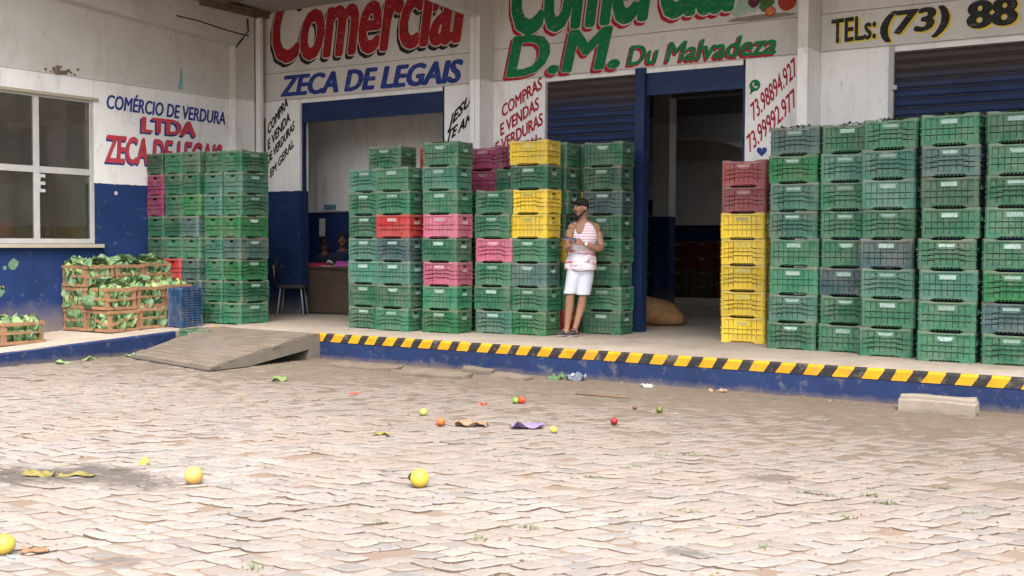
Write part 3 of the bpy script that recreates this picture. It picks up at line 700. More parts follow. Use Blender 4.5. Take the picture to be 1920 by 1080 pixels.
def plate_mesh(short, shape):
    mb = MB(); w, h = (.056,.018) if short else (.076,.021); z = .192 if short else .229
    pts = [(-w,z-h),(w,z-h),(w,z+h),(-w,z+h)] if shape == 0 else [(-w*.55,z-h),(w*.55,z-h),(w*.9,z-h*.1),(w,z+h),(-w,z+h),(-w*.9,z-h*.1)]
    if short: f = lambda a,d,zz: (CL/2+d, a, zz)
    else: f = lambda a,d,zz: (a, -CW/2-d, zz)
    n = len(pts); mb.add([f(a,.0005,b) for a,b in pts]+[f(a,.003,b) for a,b in pts], [tuple(range(n,2*n))]+[(i,(i+1)%n,n+(i+1)%n,n+i) for i in range(n)])
    return mb.mesh('label_plate', [M_plate])
PL = {(s, k): plate_mesh(s, k) for s in (False, True) for k in (0, 1)}
CC = dict(g=(.030,.145,.078), b=(.020,.155,.054), t=(.052,.175,.125), d=(.060,.120,.105), s=(.038,.090,.095), p=(.46,.12,.19), q=(.33,.055,.135), m=(.24,.035,.10),
          r=(.36,.022,.025), w=(.27,.060,.065), y=(.70,.50,.035), k=(.026,.11,.062))
CN = dict(g='green', b='bright green', t='pale teal green', d='grey green', s='slate green', p='pink', q='dull pink', m='magenta', r='red', w='faded maroon', y='yellow', k='dark green')
ORD = ['lowest','second','third','fourth','fifth','sixth','seventh','eighth','ninth']
rc = random.Random(21); crate_protos = {}
def crate(x, y, z, rz, key, label, group, kind=None, grime=None):
    kind = kind or rc.choice(('flat','stepped'))
    c = CC[key]; f = rc.uniform(.78,1.18)
    if grime is None: grime = rc.uniform(.85,1.1)
    o = bpy.data.objects.new('plastic_crate', MESH[kind]); COL.objects.link(o); o.location = (x, y, z); o.rotation_euler = (0,0,rz)
    o.color = (*[min(1, v*f) for v in c], 1); tag(o, label, 'crate', group)
    pc = (.34,.46,.41) if key not in 'yprqwm' else {'y':(.55,.42,.10),'p':(.62,.36,.42),'q':(.5,.3,.36),'r':(.58,.33,.33),'w':(.5,.27,.29),'m':(.4,.2,.29)}[key]
    sh = rc.choice((0,0,1)); 
    for s in (False, True):
        q = bpy.data.objects.new('label_plate', PL[(s, sh)]); COL.objects.link(q); q.parent = o; g = rc.uniform(.62,1.08); q.color = (*[v*g for v in pc], 1)
    return o
def stack(desc, x, y, keys, rz=0, z=ZP, start=0, group=None, kinds=None, jit=.008):
    """x, y: front corner nearest the bottom of the picture's left; crates listed from the floor up"""
    for i, k in enumerate(keys):
        if k == '.': continue
        cx, cy = (x+CL/2, y+CW/2) if rz == 0 else (x+CW/2, y+CL/2)
        word = 'topmost' if i == len(keys)-1 and len(keys) > 3 else ORD[i+start]
        crate(cx+rc.gauss(0,jit), cy+rc.gauss(0,jit), z+(i+start)*CH, rz+rc.gauss(0,.016), k, f'{CN[k]} crate, {word} in {desc}', group or 'plastic crates stacked on the platform')
def leafy(x, y, z, w, d, label, seed, col=None):
    """a shallow heap of greens showing over a crate rim"""
    mb = MB(); r = random.Random(seed)
    for i in range(70):
        px, py = r.uniform(-w/2, w/2), r.uniform(-d/2, d/2); hh = .02*(1-(2*px/w)**2)*(1-(2*py/d)**2)
        a = r.uniform(0, 6.28); l = r.uniform(.03,.06); t = r.uniform(-.5,.6); e = Vector((math.cos(a), math.sin(a), 0)); f = Vector((-e.y, e.x, 0))
        c = Vector((px, py, hh+r.uniform(-.02,.012))); up = Vector((0,0,1))
        mb.add([c-e*l*.5, c-f*l*.35+up*.012, c+e*l*.6+up*t*l, c+f*l*.35+up*.012], [(0,1,2,3)], r.choice((0,0,1)))
    o = mb.build('leafy_greens', M_leaves, kind='stuff', label=label, cat='greens', group='greens heaped in top crates'); o.location = (x, y, z)
M_leaves = [plain('dark_leaf', (.035,.085,.02), .6, .3), plain('pale_leaf', (.13,.19,.05), .6, .3)]
PI2 = math.pi/2
# beside the office wall: ends with hand holes face the yard
for i, ks in enumerate(('gskgkmqg', 'gggrtggg', 'gsgdgbgg')):
    stack(('row touching the blue office wall','middle row of the recessed office wall block','inner row of the recessed office wall block')[i], -13.775+i*.371, 11.15+.004*i, {0:'gkrkgmmk',1:'ggrgkgkg',2:'gsdgdbgk'}[i], PI2)
stack('tall block by the office door, column nearer the wall', -12.655, 11.25, 'gggtbttg', PI2)
stack('tall block by the office door, outer corner column', -12.285, 11.25, 'ggbdbgtg', PI2)
# between the two doors
D1 = 'short stack nearest the office door'; D2 = 'stack holding the red crate'; D3 = 'stack holding two pink crates'; D4 = 'six-crate stack beside the pink and green one'
stack(D1, -10.33, 11.70, 'ggttkgt'); stack(D2, -9.755, 11.60, 'ggtsrgg'); stack(D3, -9.06, 11.70, 'bgpgpgtg'); stack(D4, -8.455, 12.02, 'tggpgg')
stack('stack with three yellow crates', -7.955, 12.07, 'bgdgyygy')
crate(-9.85, 12.06, ZP+7*CH, .02, 'g', 'green crate set alone on top of the short stacks by office door', 'plastic crates stacked on the platform')
stack('rear row behind the red crate stack', -9.56, 12.27, 'gggggggr'); stack('rear row behind the pink crate stack', -9.05, 12.66, 'ggkgggqq')
stack('rear row behind the six-crate stack', -8.45, 12.50, 'ggkgggkm'); stack('rear row behind the yellow crates', -7.955, 12.56, 'rggykgkg')
stack('wall row behind the man, beside the column', -7.94, 12.97, 'gggkgygk'); stack('stack directly behind the man', -7.275, 12.76, 'kgkgkskg')
# right of the dark doorway
stack('yellow and maroon stack at the hall door', -5.335, 12.66, 'yyyyyww', kinds='flat')
NE = ['stack touching the yellow crates','second stack past the yellow crates','third stack past the yellow crates','fourth stack past the yellow crates','fifth stack past the yellow crates']
stack(NE[0], -4.555, 12.17, 'gtggttbd'); stack(NE[1], -3.985, 12.19, 'ggsgggtg'); stack(NE[2], -3.465, 11.94, 'ggtsgttg'); stack(NE[3], -2.825, 11.75, 'ggtggkdg'); stack(NE[4], -2.225, 11.77, 'gsbggggg')
stack('sixth stack past the yellow crates, cut by the frame', -1.60, 11.78, 'ggtgggbg')
for i, (x, y, n) in enumerate(((-4.28,12.35,8),(-3.7,12.37,8),(-3.19,12.12,8),(-2.55,11.93,8),(-1.95,11.95,8),(-8.78,11.88,8),(-7.68,12.25,8))):
    leafy(x, y, ZP+n*CH-.012, .42, .24, ['crop leaves on top of the '+d for d in NE+['stack holding two pink crates','stack with three yellow crates']][i], 30+i)
# green crates standing on the ground between kerb end and ramp, blue crate on its end
crate(-11.86, 10.505, .004, .02, 'g', 'green plastic crate on the ground between pavement kerb and ramp', 'plastic crates on the ground', 'stepped')
bc = crate(0, 0, 0, 0, 's', 'dark blue plastic crate standing on its end beside the cabbage crates', None, 'flat'); bc.color = (.012,.05,.13,1); bc.location = (-12.40, 10.80, zl(10.8)+.277); 
bc.rotation_euler = Euler((R(90), R(90)+.02, R(-90)), 'XYZ')
for q in list(bc.children): q.color = (.012,.05,.13,1)
# inside the dark hall
for i, (x, y, n) in enumerate(((-11.35,22.9,7),(-10.95,22.2,6))):
    for k in range(n): crate(x, y, ZP+k*CH, 0, 'k', f'dark green crate, {ORD[k]} in {("taller","shorter")[i]} stack deep in the hall', 'crates inside the dark hall')
for i in range(3):
    for k in range(4): 
        key = 'r' if k in (2,3) or i == 2 else 'y'
        o = crate(-10.62+i*.58, 23.0, ZP+k*CH, 0, key, f'{("red","dusty tan")[key=="y"]} crate, {ORD[k]} up in hall stack {("beside the column","between two others","nearest the doorway edge")[i]}', 'crates inside the dark hall')
        o.color = (.11,.08,.05,1) if key == 'y' else (.17,.02,.02,1)

# ------------------------------------------------------------------ wooden crates of cabbages
M_wood = Mat('crate_wood', (.29,.15,.08), .8, .2).vary(3,.25).vary(10,.2,'Object',(1,1,6)).mix(0.12,(.45,.33,.2)).bump(30,.2,.004).done()
def cab_mat(name, a, b):
    m = Mat(name, a, .55, .3).vary(4,.25); m.mix(m.noise(9,4,.6,lo=.45,hi=.6), b, .8); return m.bump(16,.35,.01).done()
M_cab = [cab_mat('cabbage_heart', (.27,.36,.13), (.40,.45,.22)), cab_mat('cabbage_leaf', (.15,.25,.10), (.26,.35,.17)), cab_mat('cabbage_outer_leaf', (.10,.19,.095), (.18,.27,.14))]
def cabbage_mesh(seed):
    r = random.Random(seed); mb = MB(); nu, nv = 16, 10; rings = []
    for i in range(nv+1):
        t = math.pi*(.02+.96*i/nv); ring = []
        for j in range(nu):
            a = 2*math.pi*j/nu; d = Vector((math.sin(t)*math.cos(a), math.sin(t)*math.sin(a), -math.cos(t)))
            k = .082*(1+.12*noise.noise(d*2.2+Vector((seed,0,0)))); ring.append(d*k)
        rings.append(ring)
    mb.loft(rings, 0)
    for q in range(6):                                     # cupped, wavy wrapper leaves
        a0 = 2*math.pi*q/6+r.uniform(-.3,.3); W = r.uniform(.75,1.05); tilt = r.uniform(-.15,.3); op = r.uniform(.01,.06) ; m = r.choice((1,1,2,2,0)); nI, nJ = 6, 6; vs = []
        for i in range(nI+1):
            u = i/nI; th = -1.25+u*2.25+tilt
            for j in range(nJ+1):
                v = -1+2*j/nJ; w = W*math.sin(math.pi*min(1,(.12+.8*u)))**.6
                aa = a0+v*w*.75; rad = .089+op*u*u+.008*math.sin(9*u+5*v+q)*(.3+abs(v))+.018*abs(v)*u
                vs.append(Vector((math.cos(aa)*math.cos(th)*rad, math.sin(aa)*math.cos(th)*rad, math.sin(th)*rad)))
        mb.add(vs, [(i*(nJ+1)+j, i*(nJ+1)+j+1, (i+1)*(nJ+1)+j+1, (i+1)*(nJ+1)+j) for i in range(nI) for j in range(nJ)], m, True)
    return mb.mesh('cabbage', M_cab)
CAB = [cabbage_mesh(s) for s in range(4)]
def leaf_mesh(seed):
    r = random.Random(seed); mb = MB(); nI, nJ = 7, 6; vs = []; L, Wd = r.uniform(.20,.27), r.uniform(.15,.20); c = r.uniform(.5,1.2)
    for i in range(nI+1):
        u = i/nI
        for j in range(nJ+1):
            v = -1+2*j/nJ; w = Wd*.5*math.sin(math.pi*(.08+.88*u))**.7
            vs.append((L*(u-.5), v*w, .05*v*v*c+.05*math.sin(2.6*u)*c+.010*math.sin(13*u+7*v+seed)))
    mb.add(vs, [(i*(nJ+1)+j, i*(nJ+1)+j+1, (i+1)*(nJ+1)+j+1, (i+1)*(nJ+1)+j) for i in range(nI) for j in range(nJ)], r.choice((1,2,2)), True)
    return mb.mesh('cabbage_leaf', M_cab)
LEAF = [leaf_mesh(s) for s in range(5)]
WX, WY, WH = .49, .47, .295
def wood_crate_mesh(diag):
    mb = MB(); hx, hy, H = WX/2, WY/2, WH; t = .012; r = random.Random(diag)
    for sx in (-1,1):
        for sy in (-1,1): mb.cbox((sx*(hx-.026), sy*(hy-.026), H/2), (.048,.048,H-.004))
    for i in range(5): y = -hy+.05+i*(WY-.1)/4; mb.box(-hx+.003, y-.035, .004, hx-.003, y+.035, .014)
    def slat(face, L, z0, z1, w):
        h = L/2; p = [(-h,z0-w/2),(h,z1-w/2),(h,z1+w/2),(-h,z0+w/2)]; n = 4
        mb.add([face(a,0,b) for a,b in p]+[face(a,t,b) for a,b in p], [(3,2,1,0),(4,5,6,7)]+[(i,(i+1)%4,4+(i+1)%4,4+i) for i in range(4)])
    for face, L in ((lambda a,d,z:(a,-hy-d,z),WX),(lambda a,d,z:(-a,hy+d,z),WX),(lambda a,d,z:(hx+d,a,z),WY),(lambda a,d,z:(-hx-d,-a,z),WY)):
        slat(face, L, .024, .024, .042); slat(face, L, H-.026, H-.026+r.uniform(-.006,.006), .044)
        if diag == 1 : slat(face, L-.06, .20, .09, .036) if L == WX else slat(face, L-.06, .10, .21, .036)
        elif diag == 2: slat(face, L-.03, .15, .15, .03)
        else: slat(face, L-.03, .135+r.uniform(-.01,.01), .15+r.uniform(-.02,.02), .038)
    return mb.mesh('wooden_crate', [M_wood])
WOOD = [wood_crate_mesh(i) for i in range(3)]
rw = random.Random(11)
def wood(x, y, z, lev, where, diag, fill=True, heap=False, rz=0.0, sc=(1,1,1)):
    """x, y: corner nearest the camera (+x, -y)"""
    o = bpy.data.objects.new('wooden_crate', WOOD[diag]); COL.objects.link(o); cx, cy = x-WX/2*sc[0], y+WY/2*sc[1]
    o.location = (cx, cy, z); o.rotation_euler = (0,0,rz+rw.gauss(0,.02)); o.scale = sc; tag(o, f'slatted wooden cabbage crate, {where}', 'crate', 'wooden cabbage crates')
    k = 0
    for iz in range(2):
        for ix in range(2):
            for iy in range(3):
                if not fill and iz: continue
                q = bpy.data.objects.new('cabbage', rw.choice(CAB)); COL.objects.link(q); s = rw.uniform(1.02,1.22)
                q.location = (cx+(ix-.5)*.22*sc[0]+rw.gauss(0,.008), cy+(iy-1)*.145*sc[1]+rw.gauss(0,.008), z+.098+iz*.122+rw.gauss(0,.006)); q.rotation_euler = (rw.uniform(-1,1), rw.uniform(-1,1), rw.uniform(0,6.28)); q.scale = (s,s,s*.92)
                tag(q, f'cabbage inside the wooden crate {where}', 'cabbage', 'cabbages in the wooden crates')
    for i in range(10):                                  # wrapper leaves pressed against the two sides one sees
        q = bpy.data.objects.new('cabbage_leaf', rw.choice(LEAF)); COL.objects.link(q); zz = z+rw.uniform(.07,.25)
        if i % 2: q.location = (cx+WX/2*sc[0]-.045, cy+rw.uniform(-.17,.17)*sc[1], zz); q.rotation_euler = (rw.uniform(-.9,.9), R(90)+rw.uniform(-.35,.25), rw.uniform(-.4,.4))
        else: q.location = (cx+rw.uniform(-.17,.17)*sc[0], cy-WY/2*sc[1]+.045, zz); q.rotation_euler = (R(90)+rw.uniform(-.3,.3), rw.uniform(-1.5,1.5), rw.uniform(-.3,.3))
        q.scale = (.8,.8,.8); tag(q, f'cabbage leaf squeezed inside the wooden crate {where}', 'leaf', 'cabbage leaves inside the wooden crates')
    if heap:
        for i in range(heap):
            q = bpy.data.objects.new('cabbage_leaf', rw.choice(LEAF)); COL.objects.link(q)
            q.location = (cx+rw.uniform(-.19,.17), cy+rw.uniform(-.18,.18), z+WH+rw.uniform(-.03,.035)); q.rotation_euler = (rw.uniform(-.5,.5), rw.uniform(-.6,.5), rw.uniform(0,6.28))
            tag(q, f'loose cabbage leaf on the wooden crate {where}', 'leaf', 'cabbage leaves on the wooden crates')
def zw(y): return zl(y)+.004
z1 = zw(9.95); z2 = z1+WH+.004; z3 = z2+WH+.004
wood(-12.77, 9.72, z1, 0, 'lowest at the front corner', 1)
wood(-12.77, 10.205, zw(10.4), 0, 'lowest in the middle of the side', 2)
wood(-12.80, 10.69, zw(10.9), 0, 'lowest, half hidden by the blue crate', 0)
wood(-13.28, 9.72, z1, 0, 'lowest at the wall end of the pile', 0)
wood(-13.29, 10.22, zw(10.4), 0, 'lowest behind the middle one at the wall', 0); wood(-13.29, 10.70, zw(10.9), 0, 'lowest at the wall beside the blue crate', 0)
wood(-12.80, 9.70, z2, 1, 'second up at the front corner', 0, heap=12)
wood(-12.81, 10.20, z2+.01, 1, 'second up in the middle of the side', 2, heap=4); wood(-12.83, 10.69, z2+.02, 1, 'second up behind the blue crate', 0)
wood(-13.29, 9.71, z2, 1, 'second up at the wall end', 1)
wood(-13.30, 10.21, z2+.01, 1, 'second up behind the middle one at the wall', 0); wood(-13.31, 10.70, z2+.02, 1, 'second up at the wall above the blue crate', 0)
wood(-13.27, 9.70, z3, 2, 'topmost at the pavement end', 0, heap=9)
wood(-13.25, 10.20, z3+.01, 2, 'topmost in the middle', 2, heap=14); wood(-13.26, 10.69, z3+.02, 2, 'topmost beside the green crates', 0, heap=12)
wood(-12.78, 8.17, zw(8.4), 0, 'alone below the window', 2, True, sc=(1,1.2,.95))

# ------------------------------------------------------------------ office desk, chair, papers, sack
M_desk = Mat('desk_veneer', (.085,.060,.045), .5).vary(3,.25,'Object',(1,1,5)).done(); M_steel = plain('chair_steel', (.30,.30,.31), .35); M_seat = plain('dark_upholstery', (.035,.03,.03), .8)
t = empty('office_desk', (-12.6, 13.93, ZP), R(6), label='brown veneer counter desk just inside the office doorway', cat='desk')
mb = MB(); mb.box(-.78,-.23,.735,.85,.32,.768); mb.build('desk_top', M_desk, t, bevel=.004)
mb = MB(); mb.box(-.74,-.19,.02,.81,-.17,.733); mb.build('front_panel', M_desk, t)
for x in (-.74,.79): mb = MB(); mb.box(x,-.168,0,x+.02,.28,.733); mb.build('side_panel', M_desk, t)
t = empty('office_chair', (-12.80, 13.18, ZP), R(125), label='dark padded chair on steel legs standing at the office doorway', cat='chair')   # its front (-y) turns to the desk side
mb = MB(); 
def rrect(cx, cy, w, d, r=.05, n=4):
    p = []
    for sx, sy, a0 in ((1,1,0),(-1,1,90),(-1,-1,180),(1,-1,270)):
        for i in range(n+1): a = R(a0+90*i/n); p.append((cx+sx*(w/2-r)+math.cos(a)*r, cy+sy*(d/2-r)+math.sin(a)*r))
    return p
def slab(name, poly, z0, z1, mat, parent, bev=.01):
    mb = MB(); mb.prism(poly, lambda x,y:(x,y,z0), lambda x,y:(x,y,z1)); return mb.build(name, mat, parent, bevel=bev)
slab('seat', rrect(0,0,.46,.44), .435, .485, M_seat, t)
mb = MB(); mb.loft([[(x, .23+.03*(zz-.6)-.02*math.cos(x*6)+dd, zz) for x, zz, dd in ((-.18+.36*i/8, .60+.32*(.5+.5*math.sin(math.pi*(i/8))) if up else .60, q) for i in range(9))] for up, q in ((0,0),(1,0),(1,.03),(0,.03))], 0, True, False); mb.build('backrest', M_seat, t)
for sx in (-1,1): mb = MB(); mb.tube([(sx*.17,.18,.44),(sx*.17,.25,.50),(sx*.17,.27,.80)], .011); mb.build('back_frame', M_steel, t)
for sx in (-1,1):
    for sy in (-1,1): mb = MB(); mb.tube([(sx*.18,sy*.16,.435),(sx*.21,sy*.21,.0)], .012); mb.build('leg', M_steel, t)
M_paper = plain('paper', (.62,.62,.60), .8, .05)
def sheet(x0, x1, z0, z1, y, mat, label, cat, n=5):
    mb = MB(); vs = []
    for i in range(n+1):
        for j in range(2): vs.append((x0+(x1-x0)*j, y-.006-.004*math.sin(i*1.1+j), z0+(z1-z0)*i/n))
    mb.add(vs, [(2*i,2*i+1,2*i+3,2*i+2) for i in range(n)]); o = mb.build('notice', mat, label=label, cat=cat); 
    sd = o.modifiers.new('solid', 'SOLIDIFY'); sd.thickness = .002
    return o
sheet(-13.90,-13.76,1.585,1.896,14.99,M_paper,'white paper sheet pinned on the blue office wall','notice')
sheet(-14.38,-14.26,1.45,1.90,14.99,plain('poster_print',(.30,.38,.42),.6,.4,3),'pale blue poster hanging behind the desk by the doorway','poster')
sheet(-13.70,-13.42,2.045,2.135,14.89,plain('blue_sign',(.10,.26,.36),.5,.3,12),'small blue sign on the white office wall','sign')
def folder(c, d, rz, tilt, mat, label, cat):
    mb = MB(); mb.box(-d[0]/2,-d[1]/2,0,d[0]/2,d[1]/2,d[2]); o = mb.build('folder' if cat == 'folder' else 'paper', mat, label=label, cat=cat); o.location = c; o.rotation_euler = (tilt, 0, rz); return o
DZ = ZP+.768
folder((-13.02,13.98,DZ+.022),(.30,.21,.012),R(45),.17,plain('red_pink_folder',(.55,.035,.10),.5),'bright pink folder lying before the writing woman','folder')
folder((-12.42,14.02,DZ+.03),(.34,.24,.03),R(30),.22,plain('magenta_folder',(.55,.10,.42),.5),'magenta pink folder on the desk before the smiling woman','folder')
folder((-12.70,13.95,DZ+.004),(.28,.20,.006),R(40),.0,M_paper,'white papers spread on the desk','paper')
def burlap():
    m = Mat('burlap', (.27,.155,.075), .95, .1).vary(5,.25); m.bump(160,.3,.003); return m.bump(7,.5,.03).done()
mb = MB(); rings = []
for i in range(21):                                         # slumped full sack: fat belly, gathered neck
    u = i/20; x = -.52+1.0*u; k = max(.03, (math.sin(math.pi*min(1,(.04+.93*u)))**.55)); k = k if u > .10 else .10+.9*u
    ring = []
    for j in range(26):
        a = 2*math.pi*j/26; ry, rz_ = .27*k, .215*k
        y = math.cos(a)*ry; z = math.sin(a)*rz_+.20*k**.5; z = max(z, .004+.002*math.sin(j))
        q = noise.noise(Vector((x*4, y*5, z*5)))*.03+noise.noise(Vector((x*11, y*4, z*9)))*.012
        ring.append((x+q*.4, y+q, z+q*.8-.04*u))
    rings.append(ring)
mb.loft(rings, 0); o = mb.build('burlap_sack', burlap(), label='full tan burlap sack slumped on the floor inside the hall doorway', cat='sack'); o.location = (-7.22, 14.66, ZP+.01); o.rotation_euler = (0,0,R(22))

# ------------------------------------------------------------------ litter on the yard
def fruit(x, y, r, col, label, cat, name='fruit', squash=(1,1,1), seed=0, col2=None):
    rr = random.Random(seed); mb = MB(); nu, nv = 20, 14; rings = []
    for i in range(nv+1):
        t = math.pi*(.03+.94*i/nv); rings.append([Vector((math.sin(t)*math.cos(2*math.pi*j/nu), math.sin(t)*math.sin(2*math.pi*j/nu), -math.cos(t)*(1-.10*max(0, math.cos(t))**8)))*r*(1+.05*noise.noise(Vector((seed, i*.3, math.sin(2*math.pi*j/nu))))) for j in range(nu)])
    mb.loft(rings, 0)
    m = Mat('fruit_skin', col, .45, .4).vary(1/r*.12,.15)
    if col2: m.mix(m.noise(.8/r*.12*1.2,3,.6,lo=.45,hi=.62), col2, .9)
    m.mix(m.noise(3/r*.1,5,.7,lo=.60,hi=.70), (.16,.09,.03), .75); m.bump(60,.08,.002)
    o = mb.build(name, m.done(), label=label, cat=cat); o.scale = squash; o.location = (x, y, r*squash[2]*.97-.002); o.rotation_euler = (rr.uniform(-.8,.8), rr.uniform(-.8,.8), rr.uniform(0,6))
    c = MB(); c.add([(math.cos(a)*r*.16, math.sin(a)*r*.16, r*.955) for a in [k*.785 for k in range(8)]]+[(0,0,r*.90)], [(k,(k+1)%8,8) for k in range(8)]); c.tube([(0,0,r*.9),(0,.002,r*1.03)], .003, 6)
    c.build('stem_scar', M_rust, o)
    return o
YE = (.62,.40,.055)
fruit(-5.37,4.68,.056,(.50,.30,.07),'yellow fruit with an orange cheek lying beside the dark stain','fruit',seed=1,col2=(.52,.36,.11))
o = fruit(-4.187,5.385,.058,(.54,.37,.05),'round yellow fruit with a brown rotten spot on its side','fruit',seed=2)
mb = MB()
for k in range(2): mb.ell((-4.187-.050+.012*k, 5.385-.026-.006*k, .060+.010*k), (.012,.014,.020), 10, 6)
w = mb.build('rotten_spot', plain('rot', (.05,.03,.015), .8), o); w.parent = None
bpy.context.view_layer.update(); w.parent = o; w.matrix_parent_inverse = o.matrix_basis.inverted()
fruit(-4.885,3.118,.050,(.42,.34,.05),'yellow green fruit cut by the edge of the frame','fruit',seed=3,col2=(.60,.40,.07))
fruit(-6.114,4.91,.034,(.40,.36,.05),'small flattened yellow green fruit behind the dark stain','fruit',seed=4,squash=(1.1,1,.6))
fruit(-5.922,7.67,.032,(.34,.40,.06),'small yellow green lime in the middle of the yard','fruit',seed=5,col2=(.55,.45,.12))
fruit(-5.462,7.30,.037,(.55,.10,.025),'orange red tomato beside the torn cardboard','tomato','tomato',seed=6,col2=(.50,.16,.03))
fruit(-4.542,7.535,.029,(.50,.42,.07),'small yellow lemon beside the purple rag','lemon','lemon',seed=7)
fruit(-4.351,8.175,.030,(.26,.014,.022),'dark red tomato lying alone on the stones','tomato','tomato',seed=8)
fruit(-4.331,8.975,.030,(.10,.11,.02),'dark olive green lime beyond the red tomato','lime','lime',seed=9)
fruit(-4.595,9.02,.022,(.14,.07,.04),'tiny brown shrivelled fruit near the olive green lime','fruit',seed=10)
o = fruit(-5.68,8.745,.032,(.16,.30,.05),'half green half red pepper lying on the stones','pepper','pepper',seed=11,squash=(1.25,1,.9),col2=(.24,.34,.08))
mb = MB(); mb.ell((-5.62,8.75,.033),(.040,.030,.031)); w = mb.build('red_half', plain('pepper_red', (.55,.05,.02), .4), o); w.matrix_parent_inverse = (Matrix.LocRotScale(o.location, o.rotation_euler, o.scale)).inverted()
M_card = plain('cardboard', (.24,.165,.105), .9, .2); M_rag = plain('purple_cloth', (.20,.155,.30), .8, .25); M_bag = plain('thin_plastic', (.22,.25,.31), .3, .2); M_gplast = plain('green_scrap', (.06,.13,.045), .5, .3)
M_twig = plain('twig', (.16,.10,.06), .9, .3); M_rscrap = plain('red_scrap', (.50,.06,.03), .6, .2); M_oleaf = plain('wilted_leaf', (.20,.165,.05), .7, .3); M_brn = plain('brown_scrap', (.24,.13,.07), .9, .3); M_wscrap = plain('white_scrap', (.30,.29,.28), .7, .1); M_cy = plain('turquoise_scrap', (.25,.55,.52), .5); M_gleaf = plain('fresh_leaf', (.12,.17,.055), .6, .2)
def crumple(name, x, y, L, Wd, h, mat, label, cat, seed, rz=0, group=None, z0=.004, nx=14, ny=8, rag=.25):
    """a creased thin sheet lying on the ground, ragged outline"""
    r = random.Random(seed); mb = MB(); vs = []; 
    for i in range(nx+1):
        for j in range(ny+1):
            u, v = i/nx-.5, j/ny-.5; edge = max(abs(u), abs(v))*2; k = 1-rag*max(0, edge-.6)*(1+noise.noise(Vector((u*7+seed, v*7, seed))))*1.2
            p = Vector((u*L*k, v*Wd*k, 0)); lf = name == 'leaf'; q = noise.noise(Vector((u*(2.2 if lf else 3.1)+seed*3.7, v*(2.2 if lf else 3.1), 1)))*1.3+(.15 if lf else .3)*noise.noise(Vector((u*7+v*4, v*9+seed, 2)))
            vs.append((p.x, p.y, z0+h*max(0, .35+q)))
    mb.add(vs, [(i*(ny+1)+j, (i+1)*(ny+1)+j, (i+1)*(ny+1)+j+1, i*(ny+1)+j+1) for i in range(nx) for j in range(ny)], 0, name == 'leaf')
    o = mb.build(name, mat, label=label, cat=cat, group=group); o.location = (x, y, 0); o.rotation_euler = (0,0,rz)
    sd = o.modifiers.new('solid', 'SOLIDIFY'); sd.thickness = .002
    return o
crumple('cardboard', -5.26,7.44,.30,.16,.045,M_card,'torn flattened cardboard beside the orange tomato','cardboard',1,R(30))
crumple('cloth', -4.84,7.62,.30,.18,.045,M_rag,'crumpled purple rag on the stones','cloth',2,R(35))
crumple('plastic_bag', -6.10,10.58,.24,.14,.09,M_bag,'crumpled clear plastic bag against the blue kerb','bag',3,R(20))
crumple('green_wrapper', -6.33,10.55,.18,.12,.06,M_gplast,'green leaf scrap lying next to the clear plastic bag','scrap',4)
crumple('paper_scrap', -5.21,10.50,.16,.07,.03,M_wscrap,'largest white paper scrap at the foot of the kerb','scrap',5,R(10))
crumple('cardboard', -4.45,10.56,.20,.10,.03,M_card,'small cardboard piece at the kerb, past the paper scrap','cardboard',6)
crumple('leaf', -8.64,8.70,.17,.10,.05,M_gleaf,'yellow green lettuce leaf lying alone on the stones','leaf',7,R(30))
crumple('leaf', -11.97,8.42,.20,.13,.04,M_cab[1],'large pale cabbage leaf fallen below the pavement kerb','leaf',8)
crumple('leaf', -12.06,8.86,.20,.11,.04,M_gleaf,'bright green cabbage leaf fallen at the pavement kerb','leaf',9,R(60))
crumple('leaf', -12.0,9.45,.16,.12,.05,M_cab[1],'small cabbage leaf at the tip of the ramp','leaf',10)
crumple('leaf', -6.36,4.30,.20,.13,.03,M_oleaf,'yellow dried husk on the dark stain','husk',11,R(20)); crumple('leaf', -6.15,4.42,.24,.10,.02,M_oleaf,'long pale dried husk across the dark stain','husk',12,R(40))
crumple('leaf', -4.80,3.22,.14,.05,.02,M_brn,'brown dead leaf beside the fruit at the frame edge','leaf',13,R(35)); crumple('plastic_scrap', -4.80,3.10,.05,.02,.01,M_cy,'tiny turquoise plastic scrap near the fruit at the frame edge','scrap',14)
crumple('red_peel', -7.29,8.34,.10,.06,.02,M_rscrap,'red tomato peel on the stones below the broken slabs','peel',15); crumple('red_peel', -5.87,8.48,.08,.05,.02,M_rscrap,'red peel on the stones beside the pepper','peel',16)
crumple('leaf', -5.55,6.66,.14,.07,.03,M_oleaf,'orange brown leaf on the stones before the cardboard','leaf',17,R(30))
o = MB(); o.tube([(-5.513,9.55,.012),(-5.3,9.58,.016),(-5.1,9.60,.012),(-4.956,9.613,.014)], [.008,.010,.009,.006], 7); o.build('stick', M_twig, label='thin brown stick lying on the sand', cat='stick')
sc = [(-6.01,9.48),(-5.74,9.39),(-7.28,8.6),(-2.94,10.5),(-4.17,8.93),(-4.49,8.56),(-5.83,7.1),(-4.89,8.13),(-5.0,5.27),(-7.61,6.98),(-7.71,6.94),(-9.71,7.8),(-9.54,10.05),(-4.41,7.62),(-7.9,7.44),(-4.8,8.95)]
mb0 = MB(); rs = random.Random(3); ln = []
for k in range(3):
    mb = MB(); vs = [(rs.uniform(-.03,.03), rs.uniform(-.022,.022), rs.uniform(.002,.018)) for _ in range(5)]
    vs = sorted(vs, key=lambda p: math.atan2(p[1], p[0])); mb.add(vs+[(0,0,.022)], [(i,(i+1)%5,5) for i in range(5)]); ln.append(mb)
